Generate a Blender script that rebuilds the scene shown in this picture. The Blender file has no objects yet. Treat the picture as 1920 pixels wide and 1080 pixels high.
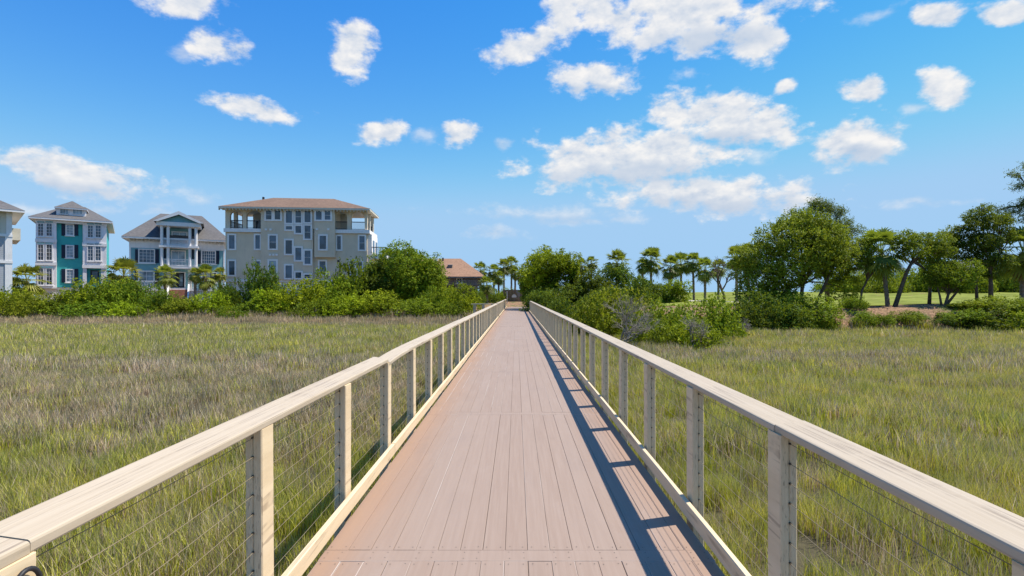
import bpy, math, random
import numpy as np
from mathutils import Vector, Matrix, Euler

R = math.radians
sc = bpy.context.scene
col = sc.collection
random.seed(7)

# ------------------------------------------------------------------ camera, sky, sun, exposure
CAMZ, F = 1.65, 1000.0
VX, VY = 968.0, 552.0
cam_d = bpy.data.cameras.new('camera')
cam = bpy.data.objects.new('camera', cam_d)
col.objects.link(cam)
cam.location = (0, 0, CAMZ)
cam.rotation_euler = (R(90), 0, 0)
cam_d.sensor_width = 36
cam_d.lens = 36 * F / 1920
cam_d.shift_x = -8 / 1920
cam_d.shift_y = 12 / 1920
cam_d.clip_start = 0.05
cam_d.clip_end = 20000
sc.camera = cam

SUN_EL, SUN_AZ = 61.0, 73.0            # azimuth clockwise from straight ahead (+Y)
sun_d = bpy.data.lights.new('sun', 'SUN')
sun_d.energy = 5.0
sun_d.angle = R(0.53)
sun_d.color = (1.0, 0.93, 0.82)
sun = bpy.data.objects.new('sun', sun_d)
col.objects.link(sun)
sdir = Vector((math.sin(R(SUN_AZ)) * math.cos(R(SUN_EL)), math.cos(R(SUN_AZ)) * math.cos(R(SUN_EL)), math.sin(R(SUN_EL))))
sun.rotation_euler = sdir.to_track_quat('Z', 'Y').to_euler()

vs = sc.view_settings
vs.view_transform = 'Standard'
vs.look = 'None'
vs.exposure = 0.52
vs.gamma = 1.0
vs.use_curve_mapping = False
sc.cycles.use_denoising = True
sc.cycles.max_bounces = 5
sc.cycles.diffuse_bounces = 2
sc.cycles.transparent_max_bounces = 4


def N(nt, t, ins=None, **props):
    n = nt.nodes.new(t)
    for k, v in props.items():
        setattr(n, k, v)
    for k, v in (ins or {}).items():
        s = n.inputs[k]
        if isinstance(v, bpy.types.NodeSocket):
            nt.links.new(v, s)
        else:
            s.default_value = v
    return n


def mth(nt, op, a, b=None, c=None, clamp=False):
    ins = {0: a}
    if b is not None: ins[1] = b
    if c is not None: ins[2] = c
    return N(nt, 'ShaderNodeMath', ins, operation=op, use_clamp=clamp).outputs[0]


def mixc(nt, fac, a, b, blend='MIX'):
    n = nt.nodes.new('ShaderNodeMix')
    n.data_type = 'RGBA'
    n.blend_type = blend
    for i, v in ((0, fac), (6, a), (7, b)):
        if isinstance(v, bpy.types.NodeSocket):
            nt.links.new(v, n.inputs[i])
        else:
            n.inputs[i].default_value = v if i == 0 else (tuple(v) + (1,))[:4]
    return n.outputs[2]


def sstep(nt, x, a, b):
    return N(nt, 'ShaderNodeMapRange', {0: x, 1: a, 2: b, 3: 0.0, 4: 1.0}, interpolation_type='SMOOTHSTEP').outputs[0]


world = bpy.data.worlds.new('World')
sc.world = world
world.use_nodes = True
world.cycles.sampling_method = 'NONE'


CAP = (0.385, 0.635, 0.93)


def build_sky():
    nt = world.node_tree
    nt.nodes.clear()
    out = N(nt, 'ShaderNodeOutputWorld')
    sky = N(nt, 'ShaderNodeTexSky', sky_type='NISHITA', sun_disc=False, sun_elevation=R(SUN_EL), sun_rotation=R(SUN_AZ),
            altitude=0.0, air_density=1.0, dust_density=0.0, ozone_density=2.0)
    hs = N(nt, 'ShaderNodeHueSaturation', {'Hue': 0.5, 'Saturation': 1.4, 'Value': 1.0, 'Color': sky.outputs[0]})
    tc = N(nt, 'ShaderNodeTexCoord').outputs['Generated']
    # wobble the lookup so that cloud outlines billow
    w1 = N(nt, 'ShaderNodeTexNoise', {'Vector': tc, 'Scale': 11.0, 'Detail': 2.0, 'Roughness': 0.55})
    wv = N(nt, 'ShaderNodeVectorMath', {0: w1.outputs['Color'], 1: (0.5, 0.5, 0.5)}, operation='SUBTRACT').outputs[0]
    wv = N(nt, 'ShaderNodeVectorMath', {0: wv, 3: 0.04}, operation='SCALE').outputs[0]
    p = N(nt, 'ShaderNodeVectorMath', {0: tc, 1: wv}, operation='ADD').outputs[0]

    def pair(va, vb):
        a = N(nt, 'ShaderNodeVectorMath', {0: p, 1: va}, operation='DOT_PRODUCT').outputs['Value']
        b = N(nt, 'ShaderNodeVectorMath', {0: p, 1: vb}, operation='DOT_PRODUCT').outputs['Value']
        return mth(nt, 'MULTIPLY_ADD', b, b, mth(nt, 'MULTIPLY', a, a))

    def blob_c(c, hx, hz):
        r_ = Vector((0, 0, 1)).cross(c).normalized()
        return pair(r_ / hx, c.cross(r_) / hz)

    def blob(x, y, w, h, rot=0.0):
        u, v = (x - VX) / F, (VY - y) / F
        L = math.sqrt(1 + u * u + v * v) * F * 2
        a, b = Vector((1, -u, 0)) * L, Vector((0, -v, 1)) * L
        ca, sa = math.cos(R(-rot)), math.sin(R(-rot))
        return pair((a * ca + b * sa) / w, (b * ca - a * sa) / h)

    def many(lst, more=()):
        acc = None
        for v in [blob(*b) for b in lst] + [blob_c(*b) for b in more]:
            acc = v if acc is None else mth(nt, 'MINIMUM', acc, v)
        return mth(nt, 'SUBTRACT', 1.0, mth(nt, 'SQRT', acc))

    thick = [(1290, 25, 420, 200, -3), (1130, 25, 260, 120, 20), (985, 85, 170, 90, -25), (1120, 148, 210, 80, 4), (1420, 75, 140, 110, 25),
             (1060, 30, 120, 110, 30), (1180, 298, 500, 135, -5), (1320, 362, 470, 95, 0), (1090, 300, 240, 90, -4), (1360, 225, 330, 125, 6), (1260, 210, 120, 80, 0), (1440, 240, 180, 80, 8),
             (1600, 275, 200, 105, -8), (1615, 175, 95, 75, 5), (1765, 165, 120, 75, 5), (1475, 165, 70, 38, 0), (1765, 25, 130, 70, -10),
             (405, 90, 160, 95, 30), (660, 95, 105, 115, 30), (485, 210, 220, 50, 8), (710, 245, 110, 58, 0), (862, 253, 90, 56, -20),
             (150, 325, 330, 90, 14), (60, 305, 160, 50, 0), (350, 5, 180, 70, 8), (1890, 18, 120, 60, 0)]
    thin = [(1040, 400, 400, 40, 1), (370, 362, 90, 44, 8), (300, 392, 90, 30, 0), (1640, 15, 130, 36, -15), (60, 392, 200, 40, 2),
            (1295, 132, 70, 40, 0), (1710, 200, 60, 26, 0), (1120, 412, 260, 26, 0), (800, 258, 60, 36, 0), (945, 270, 46, 24, 0),
            (340, 95, 90, 60, 0), (1420, 295, 90, 50, 0), (930, 440, 160, 26, 0), (1730, 385, 240, 30, -3), (160, 395, 120, 34, 0), (1150, 378, 120, 20, 0)]
    grey = [(1190, 330, 460, 62, -3), (1330, 385, 440, 46, 0), (1330, 70, 320, 70, -3), (1600, 300, 190, 50, -4), (150, 350, 260, 44, 12), (1370, 262, 240, 42, 5), (1120, 168, 170, 30, 0), (1040, 412, 330, 22, 0)]
    # the same kind of fair-weather clouds go on all round the sky
    rr = random.Random(5)
    rest = []
    for i in range(14):
        az, el = R(50 + rr.random() * 260), R(8 + 50 * rr.random() ** 1.3)
        c = Vector((math.sin(az) * math.cos(el), math.cos(az) * math.cos(el), math.sin(el)))
        rest.append((c, 0.10 + 0.16 * rr.random(), 0.035 + 0.05 * rr.random()))
    bt = many(thick, rest)
    bn = many(thin)
    bg = many(grey)
    st = N(nt, 'ShaderNodeMapping', {0: tc, 3: (1, 1, 1.7)}).outputs[0]
    n1 = N(nt, 'ShaderNodeTexNoise', {'Vector': st, 'Scale': 21.0, 'Detail': 8.0, 'Roughness': 0.6}).outputs[0]
    nd = mth(nt, 'SUBTRACT', n1, 0.5)
    off = N(nt, 'ShaderNodeVectorMath', {0: st, 1: tuple(sdir * 0.018)}, operation='ADD').outputs[0]
    n2 = N(nt, 'ShaderNodeTexNoise', {'Vector': off, 'Scale': 21.0, 'Detail': 3.0, 'Roughness': 0.6}).outputs[0]
    dens = mth(nt, 'ADD', mth(nt, 'MULTIPLY', bt, 1.1), mth(nt, 'MULTIPLY', nd, 2.3))
    a1 = sstep(nt, dens, 0.02, 0.66)
    densn = mth(nt, 'ADD', mth(nt, 'MULTIPLY', bn, 0.8), mth(nt, 'MULTIPLY', nd, 2.2))
    a2 = mth(nt, 'MULTIPLY', sstep(nt, densn, 0.0, 0.9), 0.5)
    alpha = mth(nt, 'MAXIMUM', a1, a2)
    lit = mth(nt, 'MULTIPLY_ADD', mth(nt, 'SUBTRACT', n1, n2), 2.1, 0.64, clamp=True)
    dg = sstep(nt, mth(nt, 'ADD', bg, mth(nt, 'MULTIPLY', nd, 0.9)), -0.05, 0.75)
    lit = mth(nt, 'MULTIPLY', lit, mth(nt, 'MULTIPLY_ADD', dg, -0.7, 1.0))
    cc = mixc(nt, lit, (2.45, 2.95, 3.7), (4.7, 4.6, 4.5))
    # the bright band near the horizon rolls off as the photograph's does
    tint = mixc(nt, 1.0, hs.outputs[0], (1.12, 1.0, 1.17), 'MULTIPLY')
    sx = N(nt, 'ShaderNodeSeparateXYZ', {0: tint})
    cap = [mth(nt, 'SMOOTH_MIN', sx.outputs[i], CAP[i] / 0.212, 0.5 * CAP[i] / 0.212) for i in range(3)]
    skc = N(nt, 'ShaderNodeCombineXYZ', {0: cap[0], 1: cap[1], 2: cap[2]}).outputs[0]
    cm = mixc(nt, mth(nt, 'MULTIPLY', alpha, 0.97), skc, cc)
    bgn = N(nt, 'ShaderNodeBackground', {0: cm, 1: 0.142})
    nt.links.new(bgn.outputs[0], out.inputs[0])


build_sky()


# ------------------------------------------------------------------ helpers
def at(x, y, d):
    return Vector(((x - VX) * d / F, d, CAMZ - (y - VY) * d / F))


def new_obj(name, data, parent=None, mat=None):
    o = bpy.data.objects.new(name, data)
    col.objects.link(o)
    if parent is not None: o.parent = parent
    if mat is not None and data is not None:
        if len(data.materials) == 0: data.materials.append(mat)
    return o


def tag(o, label=None, cat=None, group=None, kind=None):
    if label: o['label'] = label
    if cat: o['category'] = cat
    if group: o['group'] = group
    if kind: o['kind'] = kind
    return o


def empty(name, loc=(0, 0, 0), rz=0.0):
    o = new_obj(name, None)
    o.empty_display_size = 0.3
    o.location = loc
    o.rotation_euler = (0, 0, rz)
    return o


class MB:
    def __init__(s): s.v, s.f = [], []

    def box(s, x0, x1, y0, y1, z0, z1):
        i = len(s.v)
        s.v += [(x0, y0, z0), (x1, y0, z0), (x1, y1, z0), (x0, y1, z0), (x0, y0, z1), (x1, y0, z1), (x1, y1, z1), (x0, y1, z1)]
        s.f += [[i + k for k in q] for q in ((0, 3, 2, 1), (4, 5, 6, 7), (0, 1, 5, 4), (1, 2, 6, 5), (2, 3, 7, 6), (3, 0, 4, 7))]
        return s

    def poly(s, pts):
        i = len(s.v)
        s.v += [tuple(p) for p in pts]
        s.f.append(list(range(i, i + len(pts))))
        return s

    def prism(s, prof, y0, y1, axis='y'):
        # prof: closed (a, b) outline, swept along an axis
        i = len(s.v); n = len(prof)
        for yy in (y0, y1):
            for a, b in prof:
                s.v.append((a, yy, b) if axis == 'y' else (yy, a, b) if axis == 'x' else (a, b, yy))
        s.f.append([i + k for k in range(n)][::-1])
        s.f.append([i + n + k for k in range(n)])
        for k in range(n):
            k2 = (k + 1) % n
            s.f.append([i + k, i + k2, i + n + k2, i + n + k])
        return s

    def tube(s, pts, rad, n=6, cap=True):
        pts = [Vector(p) for p in pts]
        base = len(s.v)
        up = Vector((0.13, 0.21, 1)).normalized()
        for k, p in enumerate(pts):
            t = (pts[min(k + 1, len(pts) - 1)] - pts[max(k - 1, 0)]).normalized()
            a = t.cross(up)
            if a.length < 0.1: a = t.cross(Vector((1, 0, 0)))
            a.normalize(); b = t.cross(a)
            r = rad[k] if hasattr(rad, '__len__') else rad
            for j in range(n):
                th = 2 * math.pi * j / n
                s.v.append(tuple(p + a * (r * math.cos(th)) + b * (r * math.sin(th))))
        for k in range(len(pts) - 1):
            for j in range(n):
                j2 = (j + 1) % n
                s.f.append([base + k * n + j, base + k * n + j2, base + (k + 1) * n + j2, base + (k + 1) * n + j])
        if cap:
            s.f.append([base + j for j in range(n)][::-1])
            s.f.append([base + (len(pts) - 1) * n + j for j in range(n)])
        return s

    def mesh(s, name='mesh', smooth=False):
        me = bpy.data.meshes.new(name)
        me.from_pydata(s.v, [], s.f)
        if smooth: me.polygons.foreach_set('use_smooth', [True] * len(me.polygons))
        me.update()
        return me

    def build(s, name, mat, parent=None, smooth=False):
        return new_obj(name, s.mesh(name, smooth), parent, mat)


def fast_mesh(name, verts, nper, tone=None, smooth=False):
    """mesh of equal polygons with nper corners each, verts in order; tone: one value a polygon"""
    verts = np.asarray(verts, dtype=np.float32).reshape(-1, 3)
    nv = len(verts); nf = nv // nper
    me = bpy.data.meshes.new(name)
    me.vertices.add(nv); me.vertices.foreach_set('co', verts.ravel())
    me.loops.add(nv); me.loops.foreach_set('vertex_index', np.arange(nv, dtype=np.int32))
    me.polygons.add(nf)
    me.polygons.foreach_set('loop_start', np.arange(0, nv, nper, dtype=np.int32))
    if tone is not None:
        a = me.attributes.new('tone', 'FLOAT', 'FACE')
        a.data.foreach_set('value', np.asarray(tone, dtype=np.float32))
    me.update(calc_edges=True)
    return me


# ------------------------------------------------------------------ materials
MATS = {}


def material(name):
    m = bpy.data.materials.new(name)
    m.use_nodes = True
    m.node_tree.nodes.clear()
    MATS[name] = m
    return m, m.node_tree


def finish(nt, shader):
    o = N(nt, 'ShaderNodeOutputMaterial')
    nt.links.new(shader, o.inputs[0])


def paint(name, c, rough=0.6, var=0.12, scale=1.5, bump=0.0, bscale=30, spec=0.3, siding=0.0, dirt=None):
    m, nt = material(name)
    pos = N(nt, 'ShaderNodeNewGeometry').outputs['Position']
    n = N(nt, 'ShaderNodeTexNoise', {'Vector': pos, 'Scale': scale, 'Detail': 6.0, 'Roughness': 0.65}).outputs[0]
    c0 = tuple(x * (1 - var) for x in c); c1 = tuple(min(1, x * (1 + var)) for x in c)
    cc = mixc(nt, sstep(nt, n, 0.3, 0.7), c0, c1)
    if dirt:
        sv = N(nt, 'ShaderNodeMapping', {0: pos, 3: (1.2, 1.2, 0.16)}).outputs[0]
        d = N(nt, 'ShaderNodeTexNoise', {'Vector': sv, 'Scale': 3.0, 'Detail': 5.0, 'Roughness': 0.7}).outputs[0]
        cc = mixc(nt, mth(nt, 'MULTIPLY', sstep(nt, d, 0.52, 0.75), 0.35), cc, dirt)
    b = N(nt, 'ShaderNodeBsdfPrincipled', {'Base Color': cc, 'Roughness': rough, 'Specular IOR Level': spec})
    if bump or siding:
        h = N(nt, 'ShaderNodeTexNoise', {'Vector': pos, 'Scale': float(bscale), 'Detail': 4.0}).outputs[0]
        if siding:
            sx = N(nt, 'ShaderNodeSeparateXYZ', {0: pos}).outputs[2]
            h = mth(nt, 'ADD', mth(nt, 'MULTIPLY', h, 0.1), mth(nt, 'FRACT', mth(nt, 'DIVIDE', sx, -siding)))
        bp = N(nt, 'ShaderNodeBump', {'Strength': bump or 0.5, 'Distance': 0.02, 'Height': h})
        nt.links.new(bp.outputs[0], b.inputs['Normal'])
    finish(nt, b.outputs[0])
    return m


def shingle(name, c):
    m, nt = material(name)
    pos = N(nt, 'ShaderNodeNewGeometry').outputs['Position']
    st = N(nt, 'ShaderNodeMapping', {0: pos, 3: (2.2, 2.2, 9.0)}).outputs[0]
    n = N(nt, 'ShaderNodeTexNoise', {'Vector': st, 'Scale': 1.6, 'Detail': 6.0, 'Roughness': 0.7}).outputs[0]
    n2 = N(nt, 'ShaderNodeTexNoise', {'Vector': pos, 'Scale': 0.5, 'Detail': 3.0}).outputs[0]
    cc = mixc(nt, sstep(nt, n, 0.3, 0.7), tuple(x * 0.72 for x in c), tuple(x * 1.25 for x in c))
    cc = mixc(nt, mth(nt, 'MULTIPLY', sstep(nt, n2, 0.4, 0.75), 0.3), cc, tuple(x * 0.6 for x in c))
    b = N(nt, 'ShaderNodeBsdfPrincipled', {'Base Color': cc, 'Roughness': 0.85, 'Specular IOR Level': 0.2})
    bp = N(nt, 'ShaderNodeBump', {'Strength': 0.4, 'Distance': 0.03, 'Height': n})
    nt.links.new(bp.outputs[0], b.inputs['Normal'])
    finish(nt, b.outputs[0])
    return m


def leafmat(name, dark, light, trans=0.3, rough=0.62, spec=0.12, hue=0.03):
    m, nt = material(name)
    t = N(nt, 'ShaderNodeAttribute', attribute_name='tone').outputs['Fac']
    cc = mixc(nt, t, dark, light)
    rnd = N(nt, 'ShaderNodeObjectInfo').outputs['Random']
    hs = N(nt, 'ShaderNodeHueSaturation', {'Hue': mth(nt, 'MULTIPLY_ADD', rnd, hue, 0.5 - hue / 2), 'Saturation': 1.0,
                                           'Value': mth(nt, 'MULTIPLY_ADD', rnd, 0.3, 0.85), 'Color': cc}).outputs[0]
    b = N(nt, 'ShaderNodeBsdfPrincipled', {'Base Color': hs, 'Roughness': rough, 'Specular IOR Level': spec})
    tr = N(nt, 'ShaderNodeBsdfTranslucent', {0: mixc(nt, 0.5, hs, (0.42, 0.5, 0.02), 'MIX')})
    mx = N(nt, 'ShaderNodeMixShader', {0: trans, 1: b.outputs[0], 2: tr.outputs[0]})
    finish(nt, mx.outputs[0])
    return m


def grassmat():
    m, nt = material('marsh_grass_blades')
    geo = N(nt, 'ShaderNodeNewGeometry')
    pos = geo.outputs['Position']
    t = N(nt, 'ShaderNodeAttribute', attribute_name='tone').outputs['Fac']
    hgt = N(nt, 'ShaderNodeAttribute', attribute_name='hgt').outputs['Fac']
    xyz = N(nt, 'ShaderNodeSeparateXYZ', {0: pos})
    X, Y = xyz.outputs[0], xyz.outputs[1]
    st = N(nt, 'ShaderNodeMapping', {0: pos, 3: (0.55, 1.0, 0.0)}).outputs[0]
    big = N(nt, 'ShaderNodeTexNoise', {'Vector': st, 'Scale': 0.16, 'Detail': 5.0, 'Roughness': 0.6}).outputs[0]
    mid = N(nt, 'ShaderNodeTexNoise', {'Vector': pos, 'Scale': 0.9, 'Detail': 4.0, 'Roughness': 0.6}).outputs[0]
    # stands of dead stalks: a wide one on the left from 9 to 26 m, one on the right from 18 to 24 m, a tan fringe at the left bank
    def band(a0, a1, b0, b1):
        yy = mth(nt, 'ADD', Y, mth(nt, 'MULTIPLY', mth(nt, 'SUBTRACT', big, 0.5), 14.0))
        return mth(nt, 'MULTIPLY', sstep(nt, yy, a0, a1), mth(nt, 'SUBTRACT', 1.0, sstep(nt, yy, b0, b1)))
    left = mth(nt, 'SUBTRACT', 1.0, sstep(nt, X, -4.0, -1.0))
    right = sstep(nt, X, 3.0, 7.0)
    d1 = mth(nt, 'MULTIPLY', mth(nt, 'MULTIPLY', band(8.0, 11.0, 21.0, 25.0), left), 0.46)
    d2 = mth(nt, 'MULTIPLY', mth(nt, 'MULTIPLY', band(19.0, 21.0, 23.0, 26.0), right), 0.35)
    d3 = mth(nt, 'MULTIPLY', mth(nt, 'MULTIPLY', sstep(nt, Y, 42.5, 45.5), left), 0.75)
    dead = mth(nt, 'ADD', mth(nt, 'ADD', d1, d2), d3)
    dead = mth(nt, 'ADD', dead, mth(nt, 'MULTIPLY', mth(nt, 'SUBTRACT', mid, 0.5), 1.3))
    dead = mth(nt, 'ADD', dead, mth(nt, 'MULTIPLY', left, 0.06))
    dead = mth(nt, 'ADD', dead, 0.33)
    crn = N(nt, 'ShaderNodeObjectInfo').outputs['Random']
    dead = mth(nt, 'ADD', dead, mth(nt, 'MULTIPLY', mth(nt, 'SUBTRACT', crn, 0.5), 0.62))
    isd = sstep(nt, mth(nt, 'SUBTRACT', dead, t), -0.04, 0.04)
    t2 = mth(nt, 'FRACT', mth(nt, 'MULTIPLY', t, 37.7))
    t3 = mth(nt, 'FRACT', mth(nt, 'MULTIPLY', t, 91.3))
    green = mixc(nt, t2, (0.19, 0.21, 0.014), (0.70, 0.70, 0.05))
    green = mixc(nt, mth(nt, 'MULTIPLY', right, mth(nt, 'MULTIPLY', sstep(nt, big, 0.4, 0.6), 0.55)), green, (0.58, 0.52, 0.045))
    tan = mixc(nt, t2, (0.18, 0.125, 0.075), (0.62, 0.48, 0.32))
    tan = mixc(nt, mth(nt, 'GREATER_THAN', t3, 0.84), tan, (0.72, 0.62, 0.44))
    tan = mixc(nt, mth(nt, 'MULTIPLY', d3, 0.7), tan, (0.46, 0.33, 0.17))
    cc = mixc(nt, isd, green, tan)
    cc = mixc(nt, mth(nt, 'MULTIPLY', sstep(nt, hgt, 0.45, 1.0), 0.28), cc, (0.55, 0.5, 0.26))
    crn2 = mth(nt, 'FRACT', mth(nt, 'MULTIPLY', crn, 13.7))
    cc = N(nt, 'ShaderNodeHueSaturation', {'Hue': mth(nt, 'MULTIPLY_ADD', crn2, -0.03, 0.512), 'Saturation': 1.0, 'Value': mth(nt, 'MULTIPLY_ADD', crn2, 0.55, 0.72), 'Color': cc}).outputs[0]
    b = N(nt, 'ShaderNodeBsdfPrincipled', {'Base Color': cc, 'Roughness': 0.5, 'Specular IOR Level': 0.3})
    tr = N(nt, 'ShaderNodeBsdfTranslucent', {0: cc})
    mx = N(nt, 'ShaderNodeMixShader', {0: 0.35, 1: b.outputs[0], 2: tr.outputs[0]})
    finish(nt, mx.outputs[0])
    return m


def plankmat():
    m, nt = material('composite_decking')
    geo = N(nt, 'ShaderNodeNewGeometry')
    pos = geo.outputs['Position']
    X = N(nt, 'ShaderNodeSeparateXYZ', {0: pos}).outputs[0]
    rnd = N(nt, 'ShaderNodeObjectInfo').outputs['Random']
    gr = N(nt, 'ShaderNodeTexNoise', {'Vector': N(nt, 'ShaderNodeMapping', {0: pos, 3: (40, 1.2, 40)}).outputs[0], 'Scale': 1.0, 'Detail': 6.0, 'Roughness': 0.65}).outputs[0]
    bl = N(nt, 'ShaderNodeTexNoise', {'Vector': N(nt, 'ShaderNodeMapping', {0: pos, 3: (2.5, 0.6, 1)}).outputs[0], 'Scale': 1.0, 'Detail': 5.0, 'Roughness': 0.6}).outputs[0]
    fine = N(nt, 'ShaderNodeTexNoise', {'Vector': pos, 'Scale': 160.0, 'Detail': 3.0}).outputs[0]
    base = mixc(nt, sstep(nt, gr, 0.3, 0.7), (0.275, 0.196, 0.148), (0.308, 0.226, 0.175))
    base = mixc(nt, mth(nt, 'MULTIPLY', rnd, 0.4), base, (0.322, 0.244, 0.195))
    # the walked middle has bleached; the rims under the rails keep the red-brown of new boards
    xj = mth(nt, 'ADD', X, mth(nt, 'MULTIPLY', mth(nt, 'SUBTRACT', bl, 0.5), 0.5))
    rim = mth(nt, 'MAXIMUM', mth(nt, 'SUBTRACT', 1.0, sstep(nt, xj, -1.22, -0.72)), mth(nt, 'MULTIPLY', sstep(nt, xj, 0.7, 1.15), 0.7))
    base = mixc(nt, mth(nt, 'MULTIPLY', rim, 0.6), base, (0.315, 0.185, 0.115))
    base = mixc(nt, mth(nt, 'MULTIPLY', sstep(nt, bl, 0.5, 0.8), 0.3), base, (0.223, 0.174, 0.152))
    # scuffed, paler rims on some boards
    ox = mth(nt, 'ABSOLUTE', N(nt, 'ShaderNodeSeparateXYZ', {0: N(nt, 'ShaderNodeTexCoord').outputs['Object']}).outputs[0])
    wear = mth(nt, 'MULTIPLY', sstep(nt, ox, 0.0655, 0.0695), mth(nt, 'GREATER_THAN', mth(nt, 'FRACT', mth(nt, 'MULTIPLY', rnd, 7.3)), 0.55))
    wear = mth(nt, 'MULTIPLY', wear, sstep(nt, bl, 0.38, 0.6))
    base = mixc(nt, mth(nt, 'MULTIPLY', wear, 0.75), base, (0.52, 0.45, 0.4))
    st2 = N(nt, 'ShaderNodeTexNoise', {'Vector': N(nt, 'ShaderNodeMapping', {0: pos, 3: (1.0, 0.35, 1)}).outputs[0], 'Scale': 1.3, 'Detail': 7.0, 'Roughness': 0.7}).outputs[0]
    base = mixc(nt, mth(nt, 'MULTIPLY', sstep(nt, st2, 0.52, 0.72), 0.3), base, (0.20, 0.145, 0.115))
    base = mixc(nt, mth(nt, 'MULTIPLY', sstep(nt, mth(nt, 'SUBTRACT', 1.0, st2), 0.55, 0.72), 0.22), base, (0.40, 0.33, 0.29))
    base = mixc(nt, mth(nt, 'MULTIPLY', sstep(nt, fine, 0.58, 0.75), 0.22), base, (0.161, 0.124, 0.105))
    b = N(nt, 'ShaderNodeBsdfPrincipled', {'Base Color': base, 'Roughness': 0.62, 'Specular IOR Level': 0.35})
    hh = mth(nt, 'ADD', mth(nt, 'MULTIPLY', gr, 0.7), mth(nt, 'MULTIPLY', fine, 0.3))
    bp = N(nt, 'ShaderNodeBump', {'Strength': 0.25, 'Distance': 0.004, 'Height': hh})
    nt.links.new(bp.outputs[0], b.inputs['Normal'])
    finish(nt, b.outputs[0])
    return m


def railmat(name='cream_painted_timber', k=1.0):
    m, nt = material(name)
    pos = N(nt, 'ShaderNodeNewGeometry').outputs['Position']
    tc = N(nt, 'ShaderNodeTexCoord').outputs['Object']
    rnd = N(nt, 'ShaderNodeObjectInfo').outputs['Random']
    so = N(nt, 'ShaderNodeVectorMath', {0: pos, 1: N(nt, 'ShaderNodeCombineXYZ', {0: 0.0, 1: mth(nt, 'MULTIPLY', rnd, 30.0), 2: 0.0}).outputs[0]}, operation='ADD').outputs[0]
    gr = N(nt, 'ShaderNodeTexNoise', {'Vector': N(nt, 'ShaderNodeMapping', {0: so, 3: (75, 1.5, 14)}).outputs[0], 'Scale': 1.0, 'Detail': 5.0, 'Roughness': 0.6, 'Distortion': 0.5}).outputs[0]
    cr = N(nt, 'ShaderNodeTexNoise', {'Vector': N(nt, 'ShaderNodeMapping', {0: so, 3: (130, 0.9, 20)}).outputs[0], 'Scale': 1.0, 'Detail': 2.0, 'Roughness': 0.5, 'Distortion': 0.6}).outputs[0]
    bl = N(nt, 'ShaderNodeTexNoise', {'Vector': so, 'Scale': 2.2, 'Detail': 5.0, 'Roughness': 0.65}).outputs[0]
    c = mixc(nt, sstep(nt, gr, 0.28, 0.72), (0.425, 0.345, 0.245), (0.485, 0.405, 0.30))
    c = mixc(nt, mth(nt, 'MULTIPLY', sstep(nt, bl, 0.5, 0.75), 0.4), c, (0.44, 0.37, 0.29))
    c = mixc(nt, mth(nt, 'MULTIPLY', mth(nt, 'MULTIPLY', sstep(nt, cr, 0.57, 0.66), sstep(nt, bl, 0.40, 0.58)), 0.7), c, (0.22, 0.17, 0.125))
    wp = N(nt, 'ShaderNodeTexNoise', {'Vector': N(nt, 'ShaderNodeMapping', {0: so, 3: (9, 3, 5)}).outputs[0], 'Scale': 1.0, 'Detail': 3.0}).outputs[0]
    c = mixc(nt, mth(nt, 'MULTIPLY', sstep(nt, wp, 0.74, 0.8), 0.6), c, (0.252, 0.154, 0.091))
    c = mixc(nt, 1.0, c, (k * 1.05, k, k * 0.88), 'MULTIPLY') if k != 1.0 else c
    b = N(nt, 'ShaderNodeBsdfPrincipled', {'Base Color': c, 'Roughness': 0.55, 'Specular IOR Level': 0.3})
    bp = N(nt, 'ShaderNodeBump', {'Strength': 0.35, 'Distance': 0.004, 'Height': gr})
    nt.links.new(bp.outputs[0], b.inputs['Normal'])
    finish(nt, b.outputs[0])
    return m


def groundmat():
    m, nt = material('marsh_mud_and_soil')
    pos = N(nt, 'ShaderNodeNewGeometry').outputs['Position']
    z = N(nt, 'ShaderNodeSeparateXYZ', {0: pos}).outputs[2]
    n = N(nt, 'ShaderNodeTexNoise', {'Vector': pos, 'Scale': 0.7, 'Detail': 8.0, 'Roughness': 0.7}).outputs[0]
    n2 = N(nt, 'ShaderNodeTexNoise', {'Vector': pos, 'Scale': 6.0, 'Detail': 5.0, 'Roughness': 0.7}).outputs[0]
    mud = mixc(nt, n2, (0.05, 0.045, 0.028), (0.115, 0.10, 0.055))
    soil = mixc(nt, sstep(nt, n2, 0.35, 0.65), (0.15, 0.09, 0.05), (0.36, 0.22, 0.125))
    soil = mixc(nt, sstep(nt, n, 0.48, 0.62), soil, (0.10, 0.12, 0.035))
    cc = mixc(nt, sstep(nt, z, -1.1, -0.7), mud, soil)
    b = N(nt, 'ShaderNodeBsdfPrincipled', {'Base Color': cc, 'Roughness': 0.9, 'Specular IOR Level': 0.15})
    bp = N(nt, 'ShaderNodeBump', {'Strength': 0.8, 'Distance': 0.1, 'Height': n2})
    nt.links.new(bp.outputs[0], b.inputs['Normal'])
    finish(nt, b.outputs[0])
    return m


def glassmat(name, c):
    m, nt = material(name)
    pos = N(nt, 'ShaderNodeNewGeometry').outputs['Position']
    n = N(nt, 'ShaderNodeTexNoise', {'Vector': pos, 'Scale': 0.8, 'Detail': 3.0}).outputs[0]
    cc = mixc(nt, sstep(nt, n, 0.35, 0.65), tuple(x * 0.5 for x in c), tuple(x * 1.6 for x in c))
    b = N(nt, 'ShaderNodeBsdfPrincipled', {'Base Color': cc, 'Roughness': 0.06, 'Specular IOR Level': 0.75})
    finish(nt, b.outputs[0])
    return m


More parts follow.
